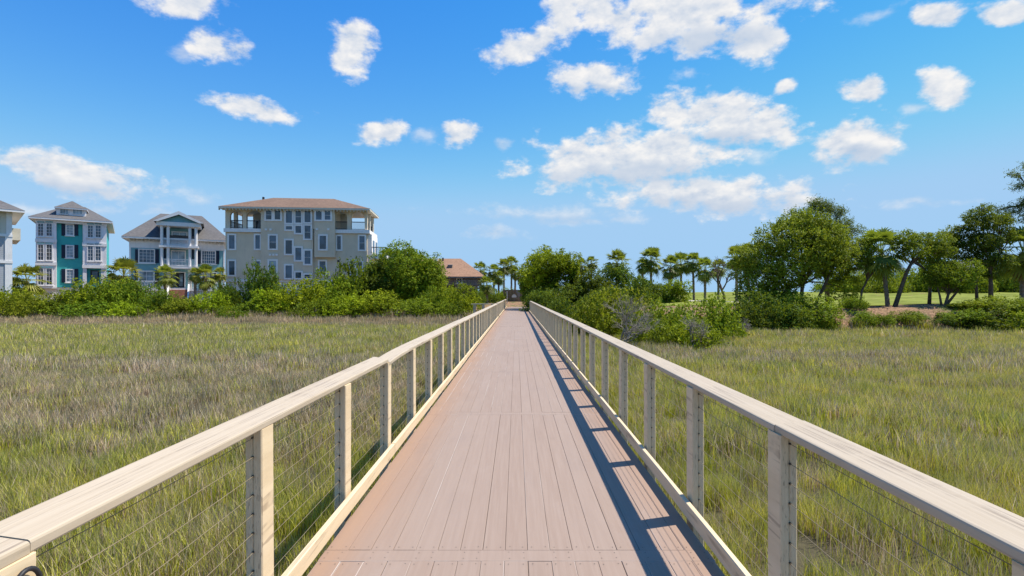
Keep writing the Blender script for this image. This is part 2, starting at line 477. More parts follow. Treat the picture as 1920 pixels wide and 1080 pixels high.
M_grass = grassmat()
M_plank = plankmat()
M_rail = railmat()
M_post = railmat('cream_painted_posts', 1.42)
M_ground = groundmat()
M_cable = paint('tan_coated_cable', (0.22, 0.175, 0.11), 0.6, 0.1, 5)
M_fit = paint('dark_steel_fitting', (0.06, 0.045, 0.035), 0.5, 0.1, 5)
M_gap_lightener = paint('gap_lightener_taupe', (0.13, 0.095, 0.075), 0.95, 0.3, 9, spec=0.05)  # even taupe for the added sheet that softens the black gaps
M_lawn = paint('mown_fairway_turf', (0.18, 0.205, 0.045), 0.95, 0.3, 0.3, 0.4, 12, 0.02)
M_sand = paint('bunker_sand', (0.496, 0.448, 0.376), 0.9, 0.1, 2)
M_sea = paint('sea_water', (0.06, 0.13, 0.17), 0.12, 0.1, 0.05, 0.3, 0.6, 0.5)
M_white = paint('white_trim', (0.80, 0.78, 0.77), 0.5, 0.05, 1.0, dirt=(0.5, 0.49, 0.47))
M_lav = paint('pale_stucco', (0.78, 0.76, 0.78), 0.7, 0.06, 0.8, dirt=(0.45, 0.45, 0.46))
M_teal = paint('teal_siding', (0.05, 0.40, 0.39), 0.6, 0.08, 0.8, siding=0.18)
M_blue = paint('dusty_blue_siding', (0.17, 0.37, 0.41), 0.6, 0.08, 0.8, siding=0.18)
M_navy = paint('navy_shutter', (0.015, 0.025, 0.055), 0.5, 0.1, 1)
M_beige = paint('taupe_stucco', (0.66, 0.555, 0.42), 0.8, 0.07, 0.6, 0.2, 20, dirt=(0.42, 0.36, 0.28))
M_cream = paint('cream_wall', (0.62, 0.58, 0.49), 0.7, 0.06, 0.6, dirt=(0.5, 0.48, 0.42))
M_grey = paint('grey_siding', (0.36, 0.38, 0.41), 0.6, 0.06, 0.6, siding=0.2)
M_shg = shingle('grey_shingle', (0.125, 0.12, 0.12))
M_shr = shingle('terracotta_shingle', (0.205, 0.135, 0.098))
M_shb = shingle('brown_shingle', (0.30, 0.175, 0.11))
M_glass = glassmat('window_glass', (0.035, 0.065, 0.10))
M_glassl = glassmat('curtained_glass', (0.20, 0.27, 0.33))
M_dark = paint('dark_iron', (0.025, 0.025, 0.028), 0.5, 0.1, 2)
M_wood = paint('weathered_wood', (0.17, 0.155, 0.145), 0.85, 0.25, 3, dirt=(0.08, 0.07, 0.065))
M_brick = paint('brick_steps', (0.34, 0.17, 0.11), 0.85, 0.2, 4)
M_brown = paint('brown_fence_wood', (0.17, 0.11, 0.07), 0.85, 0.3, 4)
M_bark = paint('grey_brown_bark', (0.13, 0.09, 0.06), 0.9, 0.35, 5, 0.9, 14)
M_palmbark = paint('palm_bark', (0.21, 0.165, 0.12), 0.9, 0.3, 6, 0.9, 9)
M_deadwood = paint('bleached_dead_wood', (0.27, 0.235, 0.19), 0.9, 0.2, 6)
L_bright = leafmat('leaf_bright', (0.05, 0.095, 0.005), (0.37, 0.46, 0.014))
L_yellow = leafmat('leaf_yellow_green', (0.09, 0.115, 0.008), (0.28, 0.31, 0.02))
L_mid = leafmat('leaf_mid', (0.04, 0.075, 0.007), (0.26, 0.35, 0.018))
L_deep = leafmat('leaf_deep_green', (0.03, 0.062, 0.006), (0.18, 0.26, 0.016))
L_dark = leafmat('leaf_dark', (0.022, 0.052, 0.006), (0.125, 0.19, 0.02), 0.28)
L_oak = leafmat('leaf_oak', (0.055, 0.095, 0.010), (0.31, 0.37, 0.026))
L_pine = leafmat('pine_needles', (0.03, 0.05, 0.010), (0.13, 0.165, 0.03), 0.25)
L_palm = leafmat('palm_frond', (0.045, 0.075, 0.012), (0.22, 0.26, 0.04), 0.32, 0.5, 0.2)
L_palmy = leafmat('palm_frond_yellowish', (0.09, 0.11, 0.015), (0.36, 0.36, 0.06), 0.32, 0.5, 0.2)
L_deadfr = leafmat('dry_frond', (0.11, 0.08, 0.045), (0.30, 0.22, 0.13), 0.2)


# ------------------------------------------------------------------ terrain
YBX = [-140, -60, -20, -6, -2, 3, 6, 10, 16, 24, 34, 48, 140]
YBY = [49, 50, 51, 51, 52, 49, 42, 39, 38.5, 37.5, 36.5, 34.5, 33]


def ss(a, b, x):
    t = np.clip((x - a) / (b - a), 0, 1)
    return t * t * (3 - 2 * t)


def H(x, y):
    x = np.asarray(x, dtype=float); y = np.asarray(y, dtype=float)
    d = y - np.interp(x, YBX, YBY)
    left = 0.0 + 0.6 * ss(6, 16, d)
    right = 0.75 + 0.1 * np.sin(x * 0.4) + 1.35 * ss(25, 90, d)
    w = ss(3, 9, x)
    land = left * (1 - w) + right * w
    mid = np.exp(-(x / 3.0) ** 2) * (1 - ss(66, 76, y))
    land = land * (1 - mid) + (-0.35) * mid
    k = ss(0, 4.0 - 1.0 * w, d)
    z = -1.2 * (1 - k) + land * k
    z += 0.05 * np.sin(x * 1.3 + y * 0.7) * np.sin(y * 1.1 - x * 0.4)
    far = ss(150, 190, y)
    return z * (1 - far) + (-4.0) * far


def Hs(x, y): return float(H(x, y))


def grid_sheet(name, xs, ys, zfun, mat, keep=None):
    xs = np.asarray(xs); ys = np.asarray(ys)
    XX, YY = np.meshgrid(xs, ys)
    ZZ = zfun(XX, YY)
    v = np.stack([XX.ravel(), YY.ravel(), ZZ.ravel()], 1)
    nx = len(xs); f = []
    for j in range(len(ys) - 1):
        for i in range(nx - 1):
            if keep is not None and not keep((xs[i] + xs[i + 1]) / 2, (ys[j] + ys[j + 1]) / 2): continue
            f.append((j * nx + i, j * nx + i + 1, (j + 1) * nx + i + 1, (j + 1) * nx + i))
    me = bpy.data.meshes.new(name)
    me.from_pydata(v.tolist(), [], f)
    me.polygons.foreach_set('use_smooth', [True] * len(me.polygons))
    return new_obj(name, me, None, mat)


xs = np.concatenate([[-6000, -2000, -600, -250], np.arange(-140, 141, 2.0), [250, 600, 2000, 6000]])
ys = np.concatenate([[-6000, -1000, -200, -60], np.arange(-30, 34, 4.0), np.arange(34, 80, 1.0), np.arange(80, 200, 5.0), [400, 1500, 6000]])
tag(grid_sheet('ground', xs, ys, H, M_ground), 'marsh mud rising to sandy soil banks', kind='structure')
s = MB(); s.poly([(-9000, 150, -1.5), (9000, 150, -1.5), (9000, 12000, -1.5), (-9000, 12000, -1.5)])
tag(s.build('sea', M_sea), 'blue sea beyond the trees', kind='structure')
lx = np.arange(9, 170, 2.5); ly = np.arange(44, 150, 1.5)
tag(grid_sheet('fairway', lx, ly, lambda x, y: H(x, y) + 0.04, M_lawn, keep=lambda x, y: y - np.interp(x, YBX, YBY) > 4.2), 'mown green fairway behind the bank trees', kind='structure')


def bunker():
    c = at(1368, 560, 58)
    s = MB(); n = 22
    ring = []
    for k in range(n):
        a = 2 * math.pi * k / n
        r = 1 + 0.16 * math.sin(3 * a + 1) + 0.1 * math.sin(5 * a)
        ring.append((c.x + 4.2 * r * math.cos(a), c.y + 2 + 5 * r * math.sin(a)))
    i0 = len(s.v)
    s.v.append((c.x, c.y + 2, Hs(c.x, c.y + 2) + 0.12)); s.v += [(x, y, Hs(x, y) + 0.09) for x, y in ring]
    for k in range(n): s.f.append([i0, i0 + 1 + k, i0 + 1 + (k + 1) % n])
    tag(s.build('sand_bunker', M_sand, smooth=True), 'pale sand bunker in the fairway', kind='structure')


bunker()

# ------------------------------------------------------------------ boardwalk
CROSS0, MOD = 3.37, 4.02
NSEG = 17
PIT = 0.1446
HALF = 17 * PIT / 2


def plank_mesh(w, L, t=0.03, c=0.0022):
    s = MB()
    prof = [(-w / 2, -t), (w / 2, -t), (w / 2, -c), (w / 2 - c, 0), (-w / 2 + c, 0), (-w / 2, -c)]
    s.prism(prof, 0, L)
    return s.mesh('plank')


walk = empty('boardwalk', (0, 0, 0))
tag(walk, 'long straight composite deck boardwalk over the marsh', kind='structure')
pm = plank_mesh(0.1424, MOD - 0.145); pm.materials.append(M_plank)
cm_ = plank_mesh(0.139, 2 * HALF + 0.004); cm_.materials.append(M_plank)
rp = random.Random(3)
rest = MB()
for k in range(-1, NSEG):
    y0 = CROSS0 + MOD * k
    if k < 6:
        o = new_obj('cross_board', cm_, walk)
        o.location = (-HALF, y0, 0.001); o.rotation_euler = (0, 0, -R(90))
        for i in range(17):
            o = new_obj('plank', pm, walk)
            o.location = (-HALF + PIT * (i + 0.5) + rp.uniform(-0.0007, 0.0007), y0 + 0.0725 + rp.uniform(-0.002, 0.002), rp.uniform(-0.0015, 0.0015))
            o.rotation_euler = (0, 0, rp.uniform(-0.0003, 0.0003))
    else:
        rest.box(-HALF, HALF, y0 - 0.069, y0 + 0.069, -0.03, 0.001)
        for i in range(17):
            x = -HALF + PIT * (i + 0.5)
            rest.box(x - 0.0711, x + 0.0711, y0 + 0.0725, y0 + MOD - 0.0725, -0.03, rp.uniform(-0.0015, 0.0015))
rest.box(-HALF, HALF, CROSS0 + MOD * NSEG - 0.069, CROSS0 + MOD * NSEG + 0.069, -0.03, 0.001)
tag(rest.build('far_planks', M_plank, walk), kind='stuff')
gd = MB(); gd.box(-HALF + 0.01, HALF - 0.01, -0.6, CROSS0 + MOD * NSEG, -0.02, -0.006)  # added sheet under the planks, put in to lighten the shaded gaps
gd.build('gap_lightener', M_gap_lightener, walk)
scr = MB()
for k in range(-1, 4):
    y0 = CROSS0 + MOD * k
    for i in range(17):
        for dx in (-0.045, 0.045):
            for dy in (-0.11, -0.035, 0.035, 0.11):
                if abs(dy) < 0.05 and i % 2: continue
                x = -HALF + PIT * (i + 0.5) + dx + rp.uniform(-0.004, 0.004); y = y0 + dy + rp.uniform(-0.006, 0.006)
                scr.poly([(x + 0.0038 * math.cos(a), y + 0.0038 * math.sin(a), 0.0026) for a in [j * math.pi / 3 for j in range(6)]])
tag(scr.build('deck_screws', M_fit, walk), kind='stuff')
YEND = CROSS0 + MOD * NSEG + 0.07
for x in (-1.16, -0.4, 0.4, 1.16):
    s = MB(); s.box(x - 0.03, x + 0.03, -0.6, YEND - 0.02, -0.27, -0.034)
    s.build('joist', M_wood, walk)

SP = 1.32


def rail_section(s, y0, y1, dx, dz, side, nseg=10):
    """rounded rail cap swept from y0 to y1, leaning a little to the deck"""
    w, t, r = 0.152, 0.038, 0.008
    base = []
    for cx, cz, a0 in ((w - r, t - r, 0), (r, t - r, 90), (r, r, 180), (w - r, r, 270)):
        for k in range(3):
            a = R(a0 + 45 * k)
            base.append((cx + r * math.cos(a), cz + r * math.sin(a)))
    n = len(base); i0 = len(s.v)
    for k in range(nseg + 1):
        u = k / nseg
        y = y0 + (y1 - y0) * u
        ox, oz = dx(u), dz(u)
        for a, b in base:
            X = 1.286 + a + ox
            Z = 0.962 + b + 0.022 * (a / w) + oz
            s.v.append((X * side, y, Z))
    for k in range(nseg):
        for j in range(n):
            j2 = (j + 1) % n
            q = [i0 + k * n + j, i0 + k * n + j2, i0 + (k + 1) * n + j2, i0 + (k + 1) * n + j]
            s.f.append(q if side < 0 else q[::-1])
    a_ = [i0 + j for j in range(n)]; b_ = [i0 + nseg * n + j for j in range(n)]
    s.f.append(a_[::-1] if side < 0 else a_); s.f.append(b_ if side < 0 else b_[::-1])


def post_mesh(side):
    s = MB()
    c = 0.006

    def cbox(x0, x1, y0, y1):
        prof = [(x0 + c, y0), (x1 - c, y0), (x1, y0 + c), (x1, y1 - c), (x1 - c, y1), (x0 + c, y1), (x0, y1 - c), (x0, y0 + c)]
        s.prism([(a * side, b) for a, b in prof][::(1 if side > 0 else -1)], -1.7, 0.964, 'z')
    cbox(0.0, 0.046, 0.0, 0.135)
    cbox(0.0463, 0.086, 0.003, 0.132)
    me = s.mesh('post'); me.materials.append(M_post)
    return me


CZ = [0.925 - 0.0962 * k for k in range(9)]
fit = MB()
for z in CZ:
    fit.tube([(0, -0.006, z), (0, 0.0, z)], 0.0055, 8)
    fit.tube([(0, 0.135, z), (0, 0.141, z)], 0.007, 8)
fit_me = fit.mesh('cable_fittings'); fit_me.materials.append(M_fit)


def railing(side, y_first, joint0, segs, label, kinks):
    root = empty('railing', (side * 1.28, 0, 0))
    tag(root, label, 'railing', 'cable railings of the boardwalk')
    rr = random.Random(11 + side)
    pmesh = post_mesh(side)
    ox = side * 1.28
    for (ya, yb) in segs:
        k = 0
        while True:
            y = y_first + SP * k; k += 1
            if y > yb: break
            if y < ya - 0.01: continue
            o = new_obj('post', pmesh, root)
            o.location = (rr.uniform(-0.004, 0.004), y + rr.uniform(-0.02, 0.02) - (0.08 if side < 0 and 1 < y < 2 else 0), 0)
            o.rotation_euler = (rr.uniform(-0.004, 0.004), rr.uniform(-0.004, 0.004), rr.uniform(-0.02, 0.02))
            if y < 14:
                ff = new_obj('cable_fittings', fit_me, o); ff.location = (side * 0.0468, 0, 0); tag(ff, kind='stuff')
        j = joint0
        while j < yb:
            a, b = max(j, ya), min(j + SP * 3, yb + 0.12)
            if b - a > 0.3:
                kz, kx = kinks.get(round((j - joint0) / (SP * 3)), (rr.uniform(-0.007, 0.004), rr.uniform(-0.005, 0.005)))
                e1, e2 = rr.uniform(-0.004, 0.004), rr.uniform(-0.004, 0.004)
                bow = rr.uniform(-0.006, 0.006)
                s = MB()
                rail_section(s, a + 0.002, b - 0.002, lambda u: kx * math.exp(-u * 6) + e1 * u + bow * 4 * u * (1 - u),
                             lambda u: kz * math.exp(-u * 7) + e2 * u, side, 14)
                s.v = [(x - ox, y, z) for x, y, z in s.v]
                s.build('cap_board', M_rail, root, smooth=False)
                s = MB()
                x0, x1 = sorted((side * 1.221, side * 1.258))
                dzk = rr.uniform(-0.004, 0.004)
                c = 0.004
                s.prism([(x0 - ox, 0.05 + dzk), (x1 - ox, 0.05 + dzk), (x1 - ox, 0.146 + dzk), (x1 - c - ox, 0.15 + dzk), (x0 + c - ox, 0.15 + dzk), (x0 - ox, 0.146 + dzk)], a + 0.004, b - 0.004)
                s.build('kickboard', M_post, root)
                # blocks that hold the kickboard off the posts
            j += SP * 3
        for z in CZ:
            s = MB()
            pts = []
            y = ya
            while y < yb - 0.01:
                pts.append((side * 0.0468, y, z)); pts.append((side * 0.0468, y + SP / 2, z - 0.004)); y += SP
            pts.append((side * 0.0468, yb, z))
            s.tube(pts, 0.0016, 5)
            s.build('cable', M_cable, root, smooth=True)
    return root


Y1L, Y1R = 2.68 - 2 * SP, 2.58 - 2 * SP
JUN = 2.68 + SP * 26
railing(-1, Y1L, 1.41 - SP * 3, [(Y1L, JUN), (JUN + SP * 1.0, JUN + SP * 25)], 'cream timber cable railing along the left edge of the boardwalk',
        {2: (-0.030, -0.012), 1: (0.0, 0.0)})
railing(1, Y1R, 2.66 - SP * 6, [(Y1R, Y1R + SP * 53)], 'cream timber cable railing along the right edge of the boardwalk', {})

# side ramp that leaves the boardwalk on the left
sr = empty('side_walkway', (-1.4, JUN + 0.7, 0))
tag(sr, 'short side walkway with tan railing branching off the boardwalk', 'walkway')
s = MB()
for i in range(8): s.box(-1.75, -0.02, -0.6 + i * 0.15, -0.6 + i * 0.15 + 0.142, -0.04, -0.006)
tag(s.build('decking', M_plank, sr), kind='stuff')
for yy in (-0.68, 0.66):
    for i in range(3):
        s = MB(); x = -0.3 - i * 0.62
        s.box(x - 0.045, x + 0.045, yy, yy + 0.09, -1.5, 0.95); s.build('post', M_rail, sr)
    s = MB(); s.box(-1.75, -0.2, yy - 0.04, yy + 0.13, 0.954, 0.995); s.build('cap_board', M_rail, sr)
    s = MB()
    for z in (0.2, 0.36, 0.52, 0.68, 0.84): s.tube([(-1.7, yy + 0.045, z), (-0.3, yy + 0.045, z)], 0.004, 5)
    tag(s.build('cables', M_cable, sr), kind='stuff')

# ------------------------------------------------------------------ marsh grass
def clump(seed, n, spread, hmin, hmax, wid, lean):
    rg = np.random.default_rng(seed)
    vs_, tone, hg = [], [], []
    t0 = rg.random()
    for i in range(n):
        a = rg.random() * 2 * math.pi
        r = spread * math.sqrt(rg.random())
        bx, by = r * math.cos(a), r * math.sin(a)
        h = hmin + (hmax - hmin) * rg.random() ** 0.8
        la = rg.random() * 2 * math.pi
        ln = lean * h * (0.3 + rg.random())
        lx_, ly_ = math.cos(la) * ln, math.sin(la) * ln
        wa = rg.random() * math.pi
        wx, wy = math.cos(wa) * wid / 2, math.sin(wa) * wid / 2
        m = np.array((bx + lx_ * 0.35, by + ly_ * 0.35, h * 0.6))
        tp = np.array((bx + lx_, by + ly_, h))
        b = np.array((bx, by, -0.05))
        w = np.array((wx, wy, 0))
        vs_ += [b - w, b + w, m + w * 0.8, m - w * 0.8, m - w * 0.8, m + w * 0.8, tp + w * 0.12, tp - w * 0.12]
        tt = rg.random()
        tone += [tt, tt]; hg += [0.3, 0.95]
    me = fast_mesh('grass_clump', np.array(vs_), 4, tone)
    a = me.attributes.new('hgt', 'FLOAT', 'FACE'); a.data.foreach_set('value', np.asarray(hg, dtype=np.float32))
    me.materials.append(M_grass)
    return me


def marsh_grass():
    lib = bpy.data.collections.new('grass_clump_library')
    kinds = [(6, 170, 0.30, 0.12, 0.39, 0.0065, 0.36), (5, 120, 0.34, 0.15, 0.41, 0.012, 0.33), (5, 90, 0.48, 0.2, 0.48, 0.022, 0.3), (4, 80, 0.6, 0.22, 0.5, 0.034, 0.3)]
    rng_, tot = [], 0
    for q, (cnt, nb, sp_, h0, h1, wd, ln) in enumerate(kinds):
        for i in range(cnt):
            lib.objects.link(bpy.data.objects.new('clump_%d_%02d' % (q, i), clump(100 * q + i, nb, sp_, h0, h1 * (0.9 + 0.08 * (i % 4)), wd, ln)))
        rng_.append((tot, tot + cnt)); tot += cnt
    rg = np.random.default_rng(1)
    P, S, I = [], [], []

    def scatter(y0, y1, dens, i0, i1, smin, smax, xm=1.12, fn=None):
        w1 = xm * y1 + 5
        n = int(2 * w1 * (y1 - y0) * dens)
        x = (rg.random(n) * 2 - 1) * w1; y = y0 + (y1 - y0) * rg.random(n)
        ok = (np.abs(x) < xm * y + 5) & (np.abs(x) > 1.5)
        ok &= (y < np.interp(x, YBX, YBY) + np.where(x > 4, 1.3, 2.2))
        if fn is not None: ok &= fn(x, y)
        x, y = x[ok], y[ok]
        z = H(x, y)
        P.append(np.stack([x, y, z], 1))
        S.append((smin + (smax - smin) * rg.random(len(x))) * (0.98 + 0.14 * np.sin(x * 0.9 + 2 * np.sin(y * 0.31)) * np.cos(y * 0.7 + np.sin(x * 0.4)) + 0.16 * np.sin(x * 2.7 + y) * np.sin(y * 2.3 - 0.6 * x)))
        I.append(rg.integers(i0, i1, len(x)))
    scatter(0.2, 9, 10.0, *rng_[0], 0.75, 1.2)
    scatter(9, 18, 8.0, *rng_[1], 0.8, 1.25)
    scatter(18, 32, 4.6, *rng_[2], 0.8, 1.2)
    scatter(32, 56, 3.2, *rng_[3], 0.85, 1.2)
    # taller fringe at the foot of both banks
    def fringe(x, y):
        d = y - np.interp(x, YBX, YBY)
        return (d > -3.2) & (d < 1.9) & (x < 0)
    scatter(30, 56, 2.2, *rng_[3], 1.2, 1.9, fn=fringe)
    P = np.concatenate(P); S = np.concatenate(S); I = np.concatenate(I)
    n = len(P)
    me = bpy.data.meshes.new('marsh_grass')
    me.vertices.add(n); me.vertices.foreach_set('co', P.astype(np.float32).ravel())
    for nm, ty, arr in (('scl', 'FLOAT', S), ('rz', 'FLOAT', rg.random(n) * 6.283), ('idx', 'INT', I)):
        a = me.attributes.new(nm, ty, 'POINT')
        a.data.foreach_set('value', np.asarray(arr, dtype=np.float32 if ty == 'FLOAT' else np.int32))
    o = new_obj('marsh_grass', me)
    tag(o, 'olive and straw coloured marsh grass filling the flats', 'grass', kind='stuff')
    g = bpy.data.node_groups.new('grass_scatter', 'GeometryNodeTree')
    g.interface.new_socket('Geometry', in_out='INPUT', socket_type='NodeSocketGeometry')
    g.interface.new_socket('Geometry', in_out='OUTPUT', socket_type='NodeSocketGeometry')
    gi = g.nodes.new('NodeGroupInput'); go = g.nodes.new('NodeGroupOutput')
    ci = g.nodes.new('GeometryNodeCollectionInfo'); ci.inputs[0].default_value = lib
    ci.inputs['Separate Children'].default_value = True; ci.inputs['Reset Children'].default_value = True

    def na(nm, ty):
        q = g.nodes.new('GeometryNodeInputNamedAttribute'); q.data_type = ty; q.inputs[0].default_value = nm
        return q.outputs[0]
    ip = g.nodes.new('GeometryNodeInstanceOnPoints')
    cx = g.nodes.new('ShaderNodeCombineXYZ'); er = g.nodes.new('FunctionNodeEulerToRotation')
    L = g.links.new
    L(gi.outputs[0], ip.inputs['Points']); L(ci.outputs[0], ip.inputs['Instance'])
    ip.inputs['Pick Instance'].default_value = True
    L(na('idx', 'INT'), ip.inputs['Instance Index'])
    L(na('rz', 'FLOAT'), cx.inputs[2]); L(cx.outputs[0], er.inputs[0]); L(er.outputs[0], ip.inputs['Rotation'])
    L(na('scl', 'FLOAT'), ip.inputs['Scale']); L(ip.outputs[0], go.inputs[0])
    md = o.modifiers.new('scatter', 'NODES'); md.node_group = g
    print('grass instances', n)


marsh_grass()


# ------------------------------------------------------------------ houses
def zz(ox, oy, k): return lambda x, y: (ox + x / k, oy + y / k)


class House:
    def __init__(s, name, label, A, B, z0, depth, cat='house'):
        s.A = Vector((A[0], A[1])); d = Vector((B[0] - A[0], B[1] - A[1]))
        s.W = d.length; s.D = depth
        s.th = math.atan2(d.y, d.x)
        s.z0 = z0
        s.root = empty(name, (A[0], A[1], z0), s.th)
        tag(s.root, label, cat)
        c, q = math.cos(-s.th), math.sin(-s.th)
        s.rot = lambda x, y: (c * x - q * y, q * x + c * y)

    def fac(s, px, py, off=0.0):
        o = s.rot(-s.A.x, -s.A.y); d = s.rot((px - VX) / F, 1.0)
        t = (off - o[1]) / d[1]
        return o[0] + d[0] * t, CAMZ + (VY - py) / F * t - s.z0

    def rect(s, cv, x0, y0, x1, y1, off=0.0):
        mx, my = (x0 + x1) / 2, (y0 + y1) / 2
        u0 = s.fac(*cv(x0, my), off)[0]; u1 = s.fac(*cv(x1, my), off)[0]
        zt = s.fac(*cv(mx, y0), off)[1]; zb = s.fac(*cv(mx, y1), off)[1]
        return u0, u1, zb, zt

    def box(s, name, mat, u0, u1, v0, v1, z0, z1, parent=None):
        b = MB(); b.box(u0, u1, v0, v1, z0, z1)
        return b.build(name, mat, parent or s.root)

    def window(s, r, off=0.0, fw=0.12, nx=2, ny=3, glass=None, frame=None, name='window', sill=True):
        u0, u1, z0, z1 = r
        b = MB()
        b.box(u0, u0 + fw, off - 0.09, off + 0.04, z0, z1); b.box(u1 - fw, u1, off - 0.09, off + 0.04, z0, z1)
        b.box(u0 + fw, u1 - fw, off - 0.088, off + 0.04, z0, z0 + fw); b.box(u0 + fw, u1 - fw, off - 0.088, off + 0.04, z1 - fw, z1)
        mw = 0.032
        for k in range(1, nx):
            u = u0 + fw + (u1 - u0 - 2 * fw) * k / nx
            b.box(u - mw / 2, u + mw / 2, off - 0.05, off - 0.02, z0 + fw, z1 - fw)
        for k in range(1, ny):
            z = z0 + fw + (z1 - z0 - 2 * fw) * k / ny
            b.box(u0 + fw, u1 - fw, off - 0.046, off - 0.022, z - mw / 2, z + mw / 2)
        w = b.build(name, frame or M_white, s.root)
        s.box('pane', glass or M_glass, u0 + fw * 0.9, u1 - fw * 0.9, off - 0.012, off + 0.02, z0 + fw * 0.9, z1 - fw * 0.9, w)
        if sill: s.box('sill', frame or M_white, u0 - 0.08, u1 + 0.08, off - 0.16, off + 0.03, z0 - 0.1, z0 - 0.003, w)
        return w

    def shutter(s, r, off=0.0):
        u0, u1, z0, z1 = r
        b = MB(); b.box(u0, u1, off - 0.06, off + 0.02, z0, z1)
        n = 9
        for k in range(n):
            z = z0 + 0.1 + (z1 - z0 - 0.2) * k / n
            b.box(u0 + 0.05, u1 - 0.05, off - 0.08, off - 0.055, z, z + (z1 - z0) / n * 0.45)
        b.build('shutter', M_navy, s.root)

    def hip(s, mat, u0, u1, v0, v1, ze, zr, inset, name='roof', fascia=0.22, parent=None, ridge_v=None, fm=None):
        vm = ridge_v if ridge_v is not None else (v0 + v1) / 2
        b = MB()
        p = [(u0, v0, ze), (u1, v0, ze), (u1, v1, ze), (u0, v1, ze), (u0 + inset, vm, zr), (u1 - inset, vm, zr)]
        b.v = p; b.f = [[0, 1, 5, 4], [1, 2, 5], [2, 3, 4, 5], [3, 0, 4], [3, 2, 1, 0]]
        o = b.build(name, mat, parent or s.root)
        g = MB()
        g.box(u0 + 0.02, u1 - 0.02, v0 + 0.02, v0 + 0.1, ze - fascia, ze - 0.004); g.box(u0 + 0.02, u1 - 0.02, v1 - 0.1, v1 - 0.02, ze - fascia, ze - 0.004)
        g.box(u0 + 0.02, u0 + 0.1, v0 + 0.1, v1 - 0.1, ze - fascia, ze - 0.004); g.box(u1 - 0.1, u1 - 0.02, v0 + 0.1, v1 - 0.1, ze - fascia, ze - 0.004)
        g.box(u0 + 0.1, u1 - 0.1, v0 + 0.1, v1 - 0.1, ze - fascia + 0.03, ze - fascia + 0.06)
        g.build('eave', fm or M_white, o)
        return o

    def balustrade(s, u0, u1, v, z0, z1, mat=None, step=0.16, axis='u', name='balustrade', th=0.05):
        b = MB()
        def bx(a0, a1, w0, w1, q0, q1):
            if axis == 'u': b.box(a0, a1, w0, w1, q0, q1)
            else: b.box(w0, w1, a0, a1, q0, q1)
        bx(u0, u1, v - 0.05, v + 0.05, z1 - 0.09, z1); bx(u0, u1, v - 0.04, v + 0.04, z0 + 0.08, z0 + 0.14)
        n = max(2, int((u1 - u0) / step))
        for k in range(n + 1):
            u = u0 + 0.03 + (u1 - u0 - 0.06) * k / n
            bx(u - th / 2, u + th / 2, v - th / 2, v + th / 2, z0 + 0.14, z1 - 0.09)
        return b.build(name, mat or M_white, s.root)


